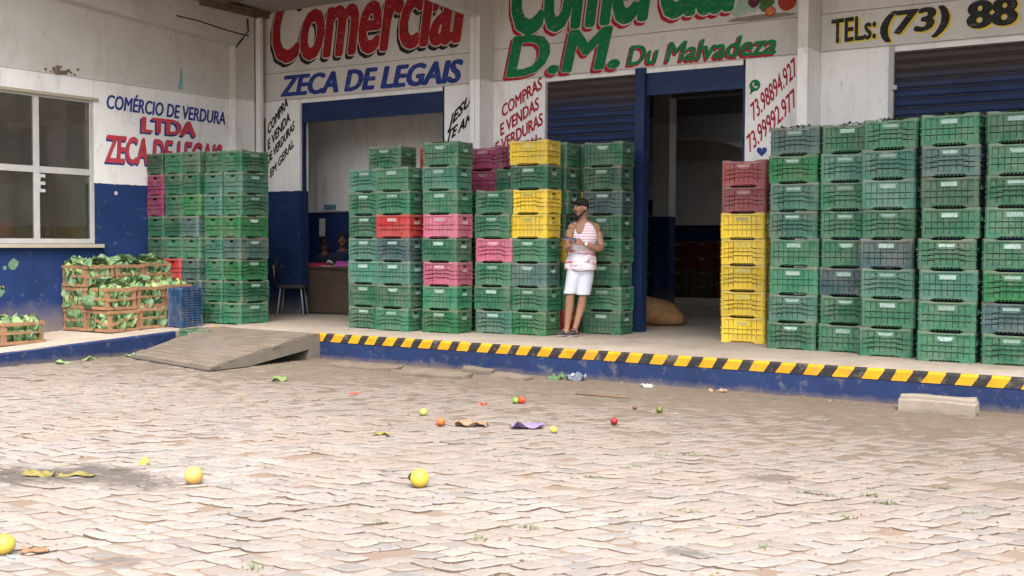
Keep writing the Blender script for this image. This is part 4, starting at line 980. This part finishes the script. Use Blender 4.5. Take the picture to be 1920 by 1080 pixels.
for i, (x, y) in enumerate(sc):
    m, nm = ((M_wscrap,'white'),(M_brn,'brown'),(M_oleaf,'wilted'),(M_twig,'dark'))[i % 4]
    o = bpy.data.objects.new('litter_scrap', ln[i % 3].mesh('litter_scrap', m)); COL.objects.link(o); o.location = (x, y, 0); o.rotation_euler = (0,0,i); tag(o, f'tiny {nm} scrap of litter on the yard stones', 'scrap', f'tiny {nm} scraps on the yard')
# crumbs of dirt and leaf, too many to count
mb = MB(); rs = random.Random(8)
for _ in range(5600):
    y = 3+7.6*rs.random()**.6 if _ < 4500 else 10.66-abs(rs.gauss(0,.10)); x = -4.2-(y-2.9)*1.5+(rs.random())*(4.2+(y-2.9)*1.5+.4); s = rs.uniform(.004,.016)*(1.3 if rs.random() < .1 else .8); a = rs.uniform(0,6.28)
    e = Vector((math.cos(a), math.sin(a), 0))*s; f = Vector((-e.y, e.x, 0))*rs.uniform(.3,.9); c = Vector((x, y, max(gz(x,y), -.006)+.006)); up = Vector((0,0,s*rs.uniform(.2,.7)))
    mb.add([c-e, c-f, c+e, c+f, c+up], [(0,1,4),(1,2,4),(2,3,4),(3,0,4)], rs.choice((0,0,0,0,1,1,1,1,2,2)))
mb.build('debris', [M_brn, M_twig, M_oleaf, M_wscrap], kind='stuff', label='crumbs of dirt and dead leaf scattered over the yard', cat='debris')
mb = MB(); M_grass = plain('grass_blade', (.11,.155,.05), .7, .3)
for gx, gy in [(-3.46,6.22),(-3.38,6.69),(-2.18,6.56),(-2.05,6.53),(-1.85,6.7),(-1.72,6.57),(-2.55,5.71),(-1.25,6.57),(-1.96,5.23),(-3.11,4.93),(-1.54,7.13),(-3.81,4.56),(-3.18,4.59),(-3.75,3.61),(-3.41,7.15),(-3.29,7.28),(-1.82,6.09)]:
    for _ in range(26):
        x, y = gx+rs.gauss(0,.035), gy+rs.gauss(0,.02); a = rs.uniform(0,6.28); h = rs.uniform(.012,.035); d = Vector((math.cos(a), math.sin(a), 0)); w = Vector((-d.y, d.x, 0))*.0035; b = Vector((x, y, -.01))
        mb.add([b-w, b+w, b+d*h*.5+w*.6+Vector((0,0,h*.8)), b+d*h*.5-w*.6+Vector((0,0,h*.8)), b+d*h*1.1+Vector((0,0,h))], [(0,1,2,3),(3,2,4)])
mb.build('grass', M_grass, kind='stuff', label='little tufts of grass growing between the paving stones', cat='grass')

# ------------------------------------------------------------------ people
def fused(name, mb, mat, parent, voxel=.007, smooth=4):
    """one continuous skin from overlapping tapered volumes"""
    o = mb.build(name, mat); rm = o.modifiers.new('r', 'REMESH'); rm.mode = 'VOXEL'; rm.voxel_size = voxel; rm.use_smooth_shade = True
    sm = o.modifiers.new('s', 'SMOOTH'); sm.factor = .5; sm.iterations = smooth
    bpy.context.view_layer.update(); me = bpy.data.meshes.new_from_object(o.evaluated_get(DG())); o.modifiers.clear(); o.data = me; me.name = name
    if not me.materials: me.materials.append(mat)
    for p in me.polygons: p.use_smooth = True
    o.parent = parent; return o
def limb(mb, pts, rad, n=12, sub=4):
    """Catmull-Rom tube through the joints"""
    P = [Vector(p) for p in pts]; Q = []; RR = []
    for i in range(len(P)-1):
        p0, p1, p2, p3 = P[max(i-1,0)], P[i], P[i+1], P[min(i+2,len(P)-1)]
        for k in range(sub):
            t = k/sub; Q.append(.5*((2*p1)+(p2-p0)*t+(2*p0-5*p1+4*p2-p3)*t*t+(3*p1-p0-3*p2+p3)*t**3)); RR.append(rad[i]+(rad[i+1]-rad[i])*t)
    Q.append(P[-1]); RR.append(rad[-1]); mb.tube(Q, RR, n)
def ring(c, rx, ry, rot, n=28, off=0.0, ph=None):
    out = []
    for j in range(n):
        a = 2*math.pi*j/n; x = math.sin(a)*(rx+off); y = -math.cos(a)*(ry+off)
        out.append(Vector((c[0]+x*math.cos(rot)-y*math.sin(rot), c[1]+x*math.sin(rot)+y*math.cos(rot), c[2])))
    return out
def skin(name, col): 
    m = Mat(name, col, .5, .35).vary(7,.12); return m.bump(50,.06,.002).done()
def head(mb, c, rz, s=1.0, tilt=0.0):
    """skull, face wedge, nose, brow, lips, ears into the body volume; face looks to local -y turned by rz"""
    M = Matrix.Translation(c) @ Matrix.Rotation(rz,4,'Z') @ Matrix.Rotation(tilt,4,'X') @ Matrix.Scale(s,4)
    def e(p, r, nu=14, nv=9): 
        R3 = M.to_3x3(); mb.ell(M @ Vector(p), r, nu, nv, 0, R3)
    e((0,.012,.022),(.073,.092,.088)); e((0,-.030,-.022),(.060,.060,.078)); e((0,-.040,-.070),(.042,.044,.038)); e((0,-.052,-.088),(.024,.026,.022))
    e((0,-.088,.030),(.045,.016,.014)); e((0,-.098,-.006),(.011,.016,.030)); e((0,-.108,-.018),(.015,.014,.012))
    e((0,-.090,-.050),(.026,.012,.007)); e((0,-.088,-.060),(.022,.012,.008))
    for sx in (-1,1): e((sx*.074,.012,-.004),(.012,.020,.032)); e((sx*.040,-.068,-.022),(.022,.022,.024))
    return M
def child(mb, name, mat, parent, **k): return mb.build(name, mat, parent, **k)

VR = R(29.86)
man = empty('person', (-7.15, 12.32, ZP), VR, label='man in white patterned tank top and shorts leaning on green crates, looking aside', cat='person')
M_skin = skin('brown_skin', (.29,.155,.095))
TP = [(.80,.085,.0,.155,.118),(.90,.088,.0,.160,.120),(1.02,.100,.002,.142,.105),(1.12,.107,.002,.150,.110),(1.22,.115,.004,.168,.120),(1.31,.119,.008,.172,.115),(1.37,.120,.012,.155,.098),(1.415,.119,.014,.105,.082),(1.45,.115,.012,.066,.064)]
BROT = R(-22)
def tprof(z):
    for a, b in zip(TP, TP[1:]):
        if z <= b[0]: 
            t = max(0, (z-a[0])/(b[0]-a[0])); t2 = t; return [a[i]+(b[i]-a[i])*t2 for i in range(5)]
    return TP[-1]
mb = MB()
mb.loft([ring((p[1],p[2],p[0]), p[3], p[4], BROT) for p in TP], 0)
limb(mb, [(.118,.012,1.42),(.110,.006,1.50),(.104,.0,1.54)], [.062,.054,.054])
HM = head(mb, Vector((.088,-.022,1.600)), R(-44), .99)
limb(mb, [(.12,.014,1.405),(.195,.024,1.385),(.272,.03,1.345)], [.062,.058,.060]); limb(mb, [(.12,.012,1.40),(.06,.0,1.378),(-.015,-.045,1.345)], [.058,.050,.052])
limb(mb, [(.20,-.03,1.30),(.26,.0,1.32),(.285,.01,1.29)], [.07,.060,.050]); limb(mb, [(.07,-.01,1.31),(.01,-.03,1.32),(-.03,-.055,1.29)], [.058,.052,.045])
# near arm (his left): shoulder, elbow out, forearm across to the phone
limb(mb, [(.215,.03,1.375),(.278,.03,1.345),(.318,-.005,1.23),(.345,-.045,1.105)], [.055,.062,.050,.041])
limb(mb, [(.345,-.045,1.105),(.30,-.115,1.10),(.21,-.185,1.128),(.135,-.225,1.155)], [.042,.047,.040,.027])
# far arm (his right)
limb(mb, [(.02,-.02,1.37),(-.030,-.050,1.340),(-.058,-.082,1.22),(-.070,-.12,1.10)], [.052,.058,.046,.039])
limb(mb, [(-.070,-.12,1.10),(-.085,-.17,1.105),(-.060,-.225,1.13),(-.038,-.25,1.155)], [.040,.043,.036,.027])
# hands: palm plus five separate curled fingers each
def hand(wr, palm, fdir, up, side, curl, s=1.0):
    """wr wrist, palm end, fdir finger direction, up palm normal, side toward thumb"""
    wr, palm, fdir, up, side = map(Vector, (wr, palm, fdir, up, side)); fdir.normalize(); up.normalize(); side.normalize()
    mid = (wr+palm)/2
    rings = []
    for k, (w, h) in enumerate(((.022,.018),(.034,.017),(.041,.016),(.038,.013))):
        c = wr+(palm-wr)*(k/3); rings.append([c+side*math.cos(2*math.pi*j/12)*w*s+up*math.sin(2*math.pi*j/12)*h*s for j in range(12)])
    mb.loft(rings, 0)
    for k, (o, l, r_) in enumerate(((.030,.068,.0098),(.010,.078,.0102),(-.011,.072,.0098),(-.030,.056,.0086))):
        b = palm+side*o*s-fdir*.012; c1 = b+(fdir-up*curl*.3).normalized()*l*.48*s; c2 = c1+(fdir*.75-up*curl*.8).normalized()*l*.34*s; c3 = c2+(fdir*.2-up*curl).normalized()*l*.28*s
        limb(mb, [b,c1,c2,c3], [r_*s*1.05,r_*s,r_*.92*s,r_*.75*s], 8, 3)
    b = mid+side*.026*s; c1 = b+(side*.7+fdir*.6).normalized()*.034*s; c2 = c1+(fdir*.9+side*.15-up*.3).normalized()*.030*s; limb(mb, [b-side*.012,b,c1,c2], [.013*s,.0135*s,.0115*s,.009*s], 8, 3)
hand((.135,-.225,1.155), (.055,-.258,1.180), (-1,-.12,.18), (-.1,-.9,.5), (-.1,.35,1), .7, .98)
hand((-.038,-.25,1.155), (-.030,-.285,1.190), (.25,-.55,.8), (-.95,-.2,.1), (.1,-.75,.55), -.9, .95)
# legs
limb(mb, [(.03,.0,.86),(.0,-.03,.70),(-.040,-.07,.50),(-.047,-.055,.38),(-.066,-.05,.20),(-.076,-.05,.095)], [.085,.080,.054,.055,.040,.034])
limb(mb, [(.15,.01,.86),(.142,.0,.70),(.118,-.03,.50),(.100,-.01,.38),(.055,-.03,.20),(.025,-.045,.095)], [.085,.080,.054,.056,.040,.034])
mb.ell((-.09,-.075,.06),(.05,.05,.04)); mb.ell((.012,-.07,.06),(.05,.05,.04))
fused('body', mb, M_skin, man, .0062, 6)
# face: eyes, brows, beard, hair
hm = HM
def on_head(p): return hm @ Vector(p)
M_hair = plain('black_hair', (.012,.010,.009), .75, .2, 40); M_eye = plain('eye_white', (.55,.53,.50), .3, .02); M_iris = plain('iris', (.02,.012,.008), .2, .02)
for sx in (-1,1):
    e = MB(); e.ell(on_head((sx*.031,-.083,.010)), (.0125,.0105,.0085), 10, 7, 0, hm.to_3x3()); eo = e.build('eye', M_eye, man)
    i = MB(); i.ell(on_head((sx*.031-.003,-.0925,.010)), (.0062,.003,.0070), 8, 5, 0, hm.to_3x3()); i.build('iris', M_iris, eo)
    b = MB(); b.tube([on_head((sx*.014,-.103,.026)), on_head((sx*.034,-.098,.031)), on_head((sx*.052,-.080,.026))], [.0045,.005,.003], 6); b.build('eyebrow', M_hair, man)
b = MB()                                                     # close beard along the jaw, moustache
jaw = [(-.070,.000,-.030),(-.064,-.030,-.066),(-.046,-.064,-.096),(-.020,-.084,-.112),(.020,-.084,-.112),(.046,-.064,-.096),(.064,-.030,-.066),(.070,.000,-.030)]
limb(b, [on_head(p) for p in jaw], [.007,.011,.014,.015,.015,.014,.011,.007], 8, 3); limb(b, [on_head(p) for p in ((-.030,-.092,-.048),(-.014,-.1025,-.037),(.0,-.104,-.036),(.014,-.1025,-.037),(.030,-.092,-.048))], [.006,.0075,.006,.0075,.006], 6, 3)
b.ell(on_head((0,-.092,-.082)), (.014,.010,.012), 10, 6, 0, hm.to_3x3()); b.build('beard', M_hair, man)
b = MB(); rings = []                                         # short hair round the back, under the cap
for z, k in ((-.028,.70),(-.005,.93),(.02,1.0),(.05,1.0)):
    rings.append([on_head((math.sin(a)*.0765*k, .012-math.cos(a)*.097*k, z)) for a in [R(80)+R(200)*j/16 for j in range(17)]])
n = 17; b.add([p for r_ in rings for p in r_], [(i*n+j, i*n+j+1, (i+1)*n+j+1, (i+1)*n+j) for i in range(3) for j in range(16)], 0, True); hobj = b.build('hair', M_hair, man)
sd = hobj.modifiers.new('t', 'SOLIDIFY'); sd.thickness = .008; sd.offset = 0
M_cap = plain('black_cap_cloth', (.014,.012,.013), .85, .2)
capm = bpy.data.objects.new('cap', None); 
b = MB(); rings = []
for z, k in ((.034,1.04),(.060,1.05),(.086,.98),(.106,.82),(.120,.55),(.126,.22),(.127,.02)):
    rings.append([on_head((math.sin(2*math.pi*j/24)*.0785*k, .010-math.cos(2*math.pi*j/24)*.100*k, z+.006*math.cos(2*math.pi*j/24)*-1*(1 if z < .05 else 0))) for j in range(24)])
b.loft(rings, 0, True)
cp = b.build('cap', M_cap, man)
b = MB(); vs = []
for i in range(5):
    for j in range(13):
        a = R(-72+144*j/12); u = i/4; ex = .078*u*math.cos(a)**.6
        vs.append(on_head((math.sin(a)*(.082+.004*u), .010-math.cos(a)*.100-ex, .040+.022*u-.020*abs(math.sin(a))**2*u+.010)))
b.add(vs, [(i*13+j, i*13+j+1, (i+1)*13+j+1, (i+1)*13+j) for i in range(4) for j in range(12)], 0, True); br = b.build('brim', M_cap, cp); sd = br.modifiers.new('t','SOLIDIFY'); sd.thickness = .005
# tank top: armholes and V-neck cut by the height of the upper edge round the chest
def shirt_mat():
    m = Mat('tank_top_cloth', (.62,.59,.63), .8, .15); sp = m.z(); Z = sp['Z']
    zz = m.mth('MULTIPLY_ADD', m.noise(6,3,.6,'Object',lo=0,hi=1), .012, Z)
    s1 = m.mth('SINE', m.mth('MULTIPLY', zz, 185.0)); up = m.ramp(Z, 1.10+ZP, 1.16+ZP)
    m.mix(m.mth('MULTIPLY', m.ramp(s1, .15, .6), up), (.55,.22,.30), .85)
    low = m.mth('SUBTRACT', 1.0, m.ramp(Z, 1.06+ZP, 1.10+ZP))
    st = m.noise(5,4,.7,'Object',(1,1,5),.53,.58); m.mix(m.mth('MULTIPLY', st, low), (.55,.07,.06), .9)
    st = m.noise(6,4,.7,'Object',(1.3,1.3,6),.58,.62); m.mix(m.mth('MULTIPLY', st, low), (.10,.09,.22), .8)
    return m.bump(9,.5,.02,'Object',(1,1,.6)).done()
M_tank = shirt_mat()
b = MB(); N = 48; rows = 22
def smooth01(t): t = max(0, min(1, t)); return t*t*(3-2*t)
def ztop(a):
    d = abs((math.degrees(a)+180) % 360-180)
    keys = [(0,1.265),(14,1.305),(26,1.41),(40,1.43),(58,1.425),(68,1.36),(80,1.275),(100,1.27),(112,1.34),(122,1.425),(148,1.43),(160,1.385),(180,1.37)]
    for (d0, z0), (d1, z1) in zip(keys, keys[1:]):
        if d <= d1: return z0+(z1-z0)*smooth01((d-d0)/(d1-d0))
vs = []
for i in range(rows+1):
    for j in range(N):
        a = 2*math.pi*j/N; zb = .835-.012*math.cos(a-.6); z = zb+(ztop(a)-zb)*(i/rows); c = tprof(z)
        loose = .012+.014*smooth01((z-1.30)/.06)+.024*smooth01((1.15-z)/.30)+.008*math.sin(a*6+z*9)*smooth01((1.2-z)/.3)+.006*math.sin(a*3+z*22)*smooth01((z-.9)/.1)
        x = math.sin(a)*(c[3]+loose); y = -math.cos(a)*(c[4]+loose)
        vs.append((c[1]+x*math.cos(BROT)-y*math.sin(BROT), c[2]+x*math.sin(BROT)+y*math.cos(BROT), z))
b.add(vs, [(i*N+j, i*N+(j+1)%N, (i+1)*N+(j+1)%N, (i+1)*N+j) for i in range(rows) for j in range(N)], 0, True)
tk = b.build('tank_top', M_tank, man); sd = tk.modifiers.new('t','SOLIDIFY'); sd.thickness = .006; sd.offset = 1; ss = tk.modifiers.new('s','SUBSURF'); ss.levels = 1; ss.render_levels = 1
M_short = Mat('white_shorts_cloth', (.50,.53,.61), .85, .15).vary(5,.06).bump(7,.6,.02,'Object',(1,1,.5)).bump(20,.2,.006).done()
b = MB()
def leg_cloth(rows):
    b.loft([ring(c, rx, ry, rot, 28) for c, rx, ry, rot in rows], 0, True)
leg_cloth([((.030,.0,.90),.085,.118,BROT),((.020,-.008,.80),.102,.118,BROT),((.000,-.03,.70),.095,.108,BROT),((-.022,-.05,.60),.086,.098,BROT),((-.042,-.066,.532),.082,.092,BROT)])
leg_cloth([((.150,.0,.90),.085,.118,BROT),((.152,.0,.80),.102,.118,BROT),((.147,-.005,.70),.097,.110,BROT),((.134,-.018,.60),.092,.102,BROT),((.124,-.028,.520),.092,.098,BROT)])
b.loft([ring((.088,.0,z), rx, ry, BROT, 32) for z, rx, ry in ((.74,.10,.095),(.80,.168,.122),(.90,.176,.128),(.95,.165,.12))], 0, True)
sh = fused('shorts', b, M_short, man, .009, 3)
# shoes
M_shoe = plain('dark_shoe', (.05,.04,.042), .8, .3); M_sole = plain('shoe_sole', (.34,.32,.31), .7, .1)
for (hx_, hy_), (tx_, ty_), nm in (((-.070,-.005),(-.185,-.165),0),((.045,.0),(-.045,-.200),1)):
    hv = Vector((hx_, hy_, 0)); tv = Vector((tx_, ty_, 0)); d = (tv-hv); L = d.length; d.normalize(); w = Vector((-d.y, d.x, 0)); b = MB(); so_ = MB(); rings = []; r2 = []
    for u, hw, ht in ((-.06,.020,.055),(0,.034,.085),(.18,.038,.105),(.34,.038,.092),(.55,.045,.066),(.78,.047,.052),(.95,.036,.040),(1.03,.016,.028)):
        c = hv+d*L*u; rings.append([c+w*hw*math.copysign(abs(math.cos(2*math.pi*j/14))**.8, math.cos(2*math.pi*j/14))+Vector((0,0,.016+max(0,.5+.5*math.sin(2*math.pi*j/14))*ht)) for j in range(14)])
        r2.append([c+w*(hw+.005)*math.copysign(abs(math.cos(2*math.pi*j/14))**.8, math.cos(2*math.pi*j/14))+Vector((0,0,.002+(.5+.5*math.sin(2*math.pi*j/14))*.022)) for j in range(14)])
    b.loft(rings, 0); so_.loft(r2, 0); s_ = b.build('shoe', M_shoe, man); so_.build('sole', M_sole, s_)
# watch
b = MB(); wc = Vector((.150,-.217,1.150)); ax = Vector((-.85,-.42,.28)).normalized(); u_ = ax.cross(Vector((0,0,1))).normalized(); v_ = ax.cross(u_)
b.loft([[wc+ax*h+u_*math.cos(2*math.pi*j/18)*r_+v_*math.sin(2*math.pi*j/18)*r_ for j in range(18)] for h, r_ in ((-.013,.0315),(.013,.0305))], 0, False); wt = b.build('wristwatch', plain('steel_strap', (.45,.43,.40), .3, .05), man)
sd = wt.modifiers.new('t','SOLIDIFY'); sd.thickness = .004; sd.offset = 1
b = MB(); fc = wc+Vector((.12,-.80,.20)).normalized()*.033; nrm = Vector((.12,-.80,.20)).normalized(); a_ = nrm.cross(Vector((0,0,1))).normalized(); b_ = nrm.cross(a_)
b.loft([[fc+nrm*h+a_*math.cos(2*math.pi*j/20)*r_+b_*math.sin(2*math.pi*j/20)*r_ for j in range(20)] for h, r_ in ((-.004,.021),(.006,.021),(.008,.018))], 0); b.build('watch_face', plain('watch_dial', (.58,.56,.50), .3, .05), wt)
# phone held in both hands: a thing of its own
ph = empty('phone', (0,0,0), 0, label='mobile phone in a blue case held in the hands of the man', cat='phone')
b = MB(); b.box(-.036,-.075,-.004,.036,.075,.004); po = b.build('case', plain('blue_case', (.03,.16,.42), .4, .05), ph, bevel=.004)
b = MB(); b.box(-.033,-.071,.0042,.033,.071,.0052); b.build('screen', plain('dark_screen', (.03,.035,.04), .1, .02), ph)
pm = Matrix.Translation((-7.15,12.32,ZP)) @ Matrix.Rotation(VR,4,'Z') @ Matrix.Translation((-.045,-.282,1.222)) @ Euler((R(8), R(-14), R(68)),'XYZ').to_matrix().to_4x4()
ph.matrix_world = pm

# two women at the desk, small and in the dim of the office
M_skin2 = skin('dark_brown_skin', (.12,.052,.030)); M_polo = plain('navy_polo', (.014,.018,.045), .85, .2); M_trim = plain('white_trim', (.5,.5,.5), .8, .05)
def seated(x, y, rz, hz, tilt, lean, label, hair):
    p = empty('person', (x, y, ZP), rz, label=label, cat='person')
    mb = MB(); base = hz-.60
    tp = [(base-.16,.15,.11,.03),(base-.02,.145,.105,.02),(base+.14,.165,.11,.0),(base+.26,.175,.10,-.02),(base+.33,.11,.075,-.03),(base+.37,.055,.055,-.035)]
    mb.loft([ring((0, l*1.0+lean*(z-base)/.4*-1, z), rx, ry, 0) for z, rx, ry, l in tp], 0)
    hy = -.04-lean; limb(mb, [(0,hy+.02,base+.34),(0,hy,base+.44)], [.052,.05])
    M = head(mb, Vector((0, hy-.012, hz-.09)), 0, .96, tilt)
    for sx in (-1,1):
        limb(mb, [(sx*.14,-.03-lean*.7,base+.28),(sx*.20,-.05-lean*.7,base+.16),(sx*.22,-.14-lean,base+.055)], [.05,.046,.038])
        limb(mb, [(sx*.22,-.14-lean,base+.055),(sx*.15,-.25-lean,base+.062),(sx*.07,-.32-lean,base+.07)], [.038,.034,.024])
        for k in range(4): limb(mb, [(sx*(.085-.015*k),-.32-lean,base+.07),(sx*(.07-.017*k),-.365-lean,base+.072),(sx*(.06-.017*k),-.395-lean,base+.058)], [.010,.009,.007], 8, 2)
        limb(mb, [(sx*.05,-.31-lean,base+.075),(sx*.02,-.335-lean,base+.078),(sx*.01,-.36-lean,base+.07)], [.011,.010,.008], 8, 2)
    # seated lap and legs behind the desk
    for sx in (-1,1): limb(mb, [(sx*.09,.03,base-.16),(sx*.10,-.20,base-.14),(sx*.10,-.34,base-.15),(sx*.10,-.33,base-.38),(sx*.10,-.33,.06)], [.09,.085,.06,.055,.04])
    fused('body', mb, M_skin2, p, .008, 3)
    b = MB(); b.loft([ring((0, l*1.0+lean*(z-base)/.4*-1, z), rx+.014, ry+.014, 0) for z, rx, ry, l in tp[:-1]], 0, True)
    for sx in (-1,1): limb(b, [(sx*.12,-.03-lean*.7,base+.28),(sx*.18,-.045-lean*.7,base+.21),(sx*.205,-.07-lean*.8,base+.135)], [.066,.062,.060])
    fused('polo_shirt', b, M_polo, p, .009, 3)
    for sx in (-1,1): b = MB(); b.tube([(sx*.203,-.068-lean*.8,base+.140),(sx*.2085,-.080-lean*.84,base+.125)], .0625, 14); b.build('sleeve_trim', M_trim, p)
    b = MB(); R3 = M.to_3x3(); b.ell(M @ Vector((0,.024,.040)), (.084,.094,.086), 16, 10, 0, R3)
    if hair == 'bun': b.ell(M @ Vector((0,.10,.07)), (.05,.05,.05), 12, 8, 0, R3)
    else:
        b.ell(M @ Vector((0,.06,-.02)), (.085,.06,.09), 14, 9, 0, R3); b.ell(M @ Vector((0,-.05,.068)), (.070,.042,.030), 14, 8, 0, R3)
    fused('hair', b, M_hair, p, .008, 2)
    for sx in ((-1,1) if hair == 'bun' else ()): e = MB(); e.ell(M @ Vector((sx*.031,-.085,.010)), (.012,.010,.008), 8, 6, 0, R3); e.build('eye', M_eye, p)
    if hair == 'bun': e = MB(); e.tube([M @ Vector(q) for q in ((-.022,-.098,-.049),(0,-.103,-.055),(.022,-.098,-.049))], [.003,.0065,.003], 6); e.build('teeth', M_eye, p)
    return p
seated(-13.36, 14.50, R(52), 1.215, .75, .10, 'woman in navy polo bending over her writing at the desk', 'long')
seated(-12.80, 14.36, R(40), 1.285, .05, .02, 'smiling woman in navy polo facing out behind the desk', 'bun')
